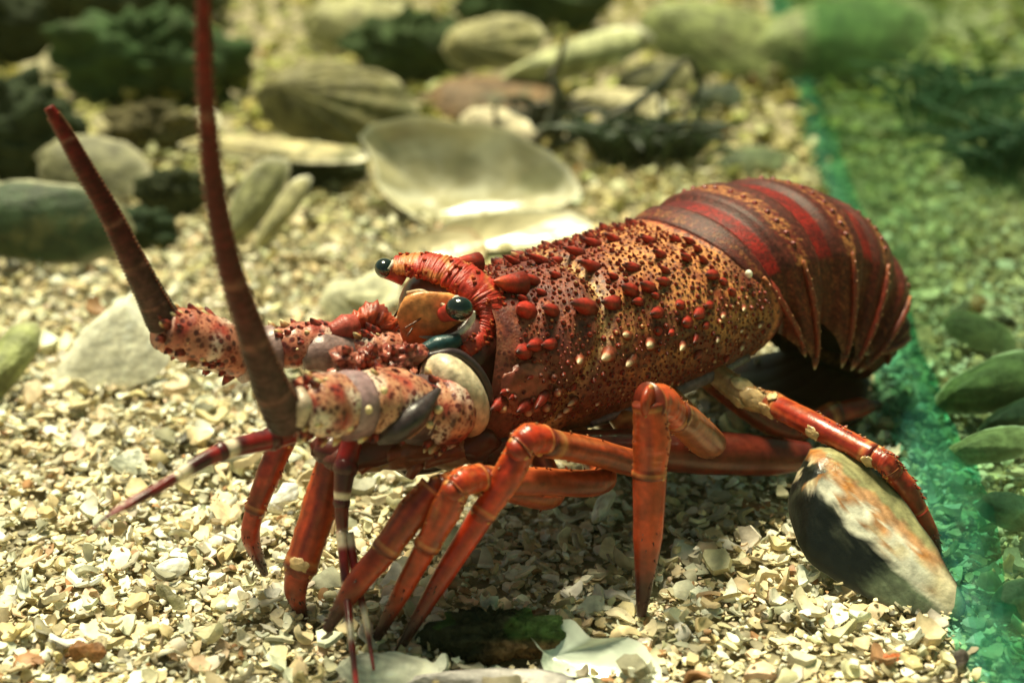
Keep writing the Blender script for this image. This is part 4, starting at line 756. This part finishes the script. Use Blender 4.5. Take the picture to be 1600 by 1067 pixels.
weed('weed_clump', 'dark clump of weed under the drooping end of the twig', 1010, 258, 150, 84, 110, 1, (0.02, 0.035, 0.014))
weed('weed_clump', 'dark green weed clump with slanting blades behind the glass at the upper right', 1500, 205, 190, 120, 70, 2, (0.025, 0.06, 0.03))
weed('weed_clump', 'blackish green weed clump behind the glass at the right edge, below the slanting blades', 1585, 285, 130, 110, 80, 5, (0.02, 0.045, 0.025))
weed('weed_clump', 'small tuft of weed against the dark back of the biggest pale shell', 850, 232, 60, 90, 34, 3, (0.03, 0.03, 0.015))

# ------------------------------------------------------------------ glass pane at the right and its bead of sealant
def glass_mat():
    m = bpy.data.materials.new('green_glass'); m.use_nodes = True; nt = m.node_tree; N = nt.nodes; L = nt.links; N.remove(N['Principled BSDF'])
    t = N.new('ShaderNodeBsdfTransparent'); t.inputs[0].default_value = (0.77, 0.89, 0.81, 1)
    g = N.new('ShaderNodeBsdfGlossy'); g.inputs['Roughness'].default_value = 0.12; g.inputs[0].default_value = (0.35, 0.75, 0.55, 1)
    x = N.new('ShaderNodeMixShader'); x.inputs[0].default_value = 0.10
    L.new(t.outputs[0], x.inputs[1]); L.new(g.outputs[0], x.inputs[2]); L.new(x.outputs[0], N['Material Output'].inputs[0]); return m
def see_through(m, amt):
    nt = m.node_tree; N = nt.nodes; t = N.new('ShaderNodeBsdfTransparent'); t.inputs[0].default_value = (0.55, 0.88, 0.82, 1); x = N.new('ShaderNodeMixShader'); lw = N.new('ShaderNodeLayerWeight'); lw.inputs[0].default_value = 0.5; r = N.new('ShaderNodeMapRange'); r.inputs[3].default_value = amt; r.inputs[4].default_value = 1.0; nt.links.new(lw.outputs['Facing'], r.inputs[0]); nt.links.new(r.outputs[0], x.inputs[0])
    nt.links.new(N['Principled BSDF'].outputs[0], x.inputs[1]); nt.links.new(t.outputs[0], x.inputs[2]); nt.links.new(x.outputs[0], N['Material Output'].inputs[0]); return m
M_GLASS = glass_mat(); M_SEAL = see_through(mat('teal_sealant', 0.45, 0.4, 90, 0.5, 200, 0.3, 0.002), 0.6)
p0, p1 = G(1545, 1100), G(1200, -40); gd = nrm(p1 - p0); gn = V(gd[1], -gd[0], 0)
gp = thing('glass_pane', 'upright green tinted aquarium glass pane along the right side', 'glass pane', p0)
m = MB(); bx = [p0 - gd * 0.25 + gn * a + UP * z for z in (-0.01, 0.42) for a in (0.0, 0.008)]; b2 = [q + (p1 - p0) + gd * 0.6 for q in bx]
m.add(bx + b2, [(0, 1, 3, 2), (5, 4, 6, 7), (0, 4, 5, 1), (2, 3, 7, 6), (0, 2, 6, 4), (1, 5, 7, 3)], (0.3, 0.6, 0.5)); m.build('pane', [M_GLASS], gp, flat=True)
m = MB(); m.tube([p0 - gd * 0.2 + gn * 0.005, p0 + gn * 0.005, p0 + gd * 0.11 + gn * 0.006, p0 + (p1 - p0) * 0.5 + gn * 0.002, p1 + gn * 0.001 + gd * 0.4], [0.0095, 0.0095, 0.0125, 0.008, 0.007], lambda t, th, q: mix((0.04, 0.24, 0.21), (0.08, 0.36, 0.27), smooth(-.3, .3, nz(q, 40))), n=14, steps=120, wob=0.4)
m.build('sealant_bead', [M_SEAL], gp)


# ------------------------------------------------------------------ the tank's slightly murky water
hz = bpy.data.materials.new('murky_water'); hz.use_nodes = True; hz.node_tree.nodes.remove(hz.node_tree.nodes['Principled BSDF'])
pv = hz.node_tree.nodes.new('ShaderNodeVolumePrincipled'); pv.inputs['Color'].default_value = (0.80, 0.85, 0.30, 1); pv.inputs['Density'].default_value = 0.010
hz.node_tree.links.new(pv.outputs[0], hz.node_tree.nodes['Material Output'].inputs['Volume'])
m = MB(); X0, X1, Y0, Y1, Z0, Z1 = -3.3, 3.3, -0.9, 5.7, -1.02, 0.52
m.add([(x, y, z) for z in (Z0, Z1) for y in (Y0, Y1) for x in (X0, X1)], [(0, 2, 3, 1), (4, 5, 7, 6), (0, 1, 5, 4), (2, 6, 7, 3), (0, 4, 6, 2), (1, 3, 7, 5)], (1, 1, 1))
o = m.build('haze', [hz], flat=True); o['kind'] = 'stuff'
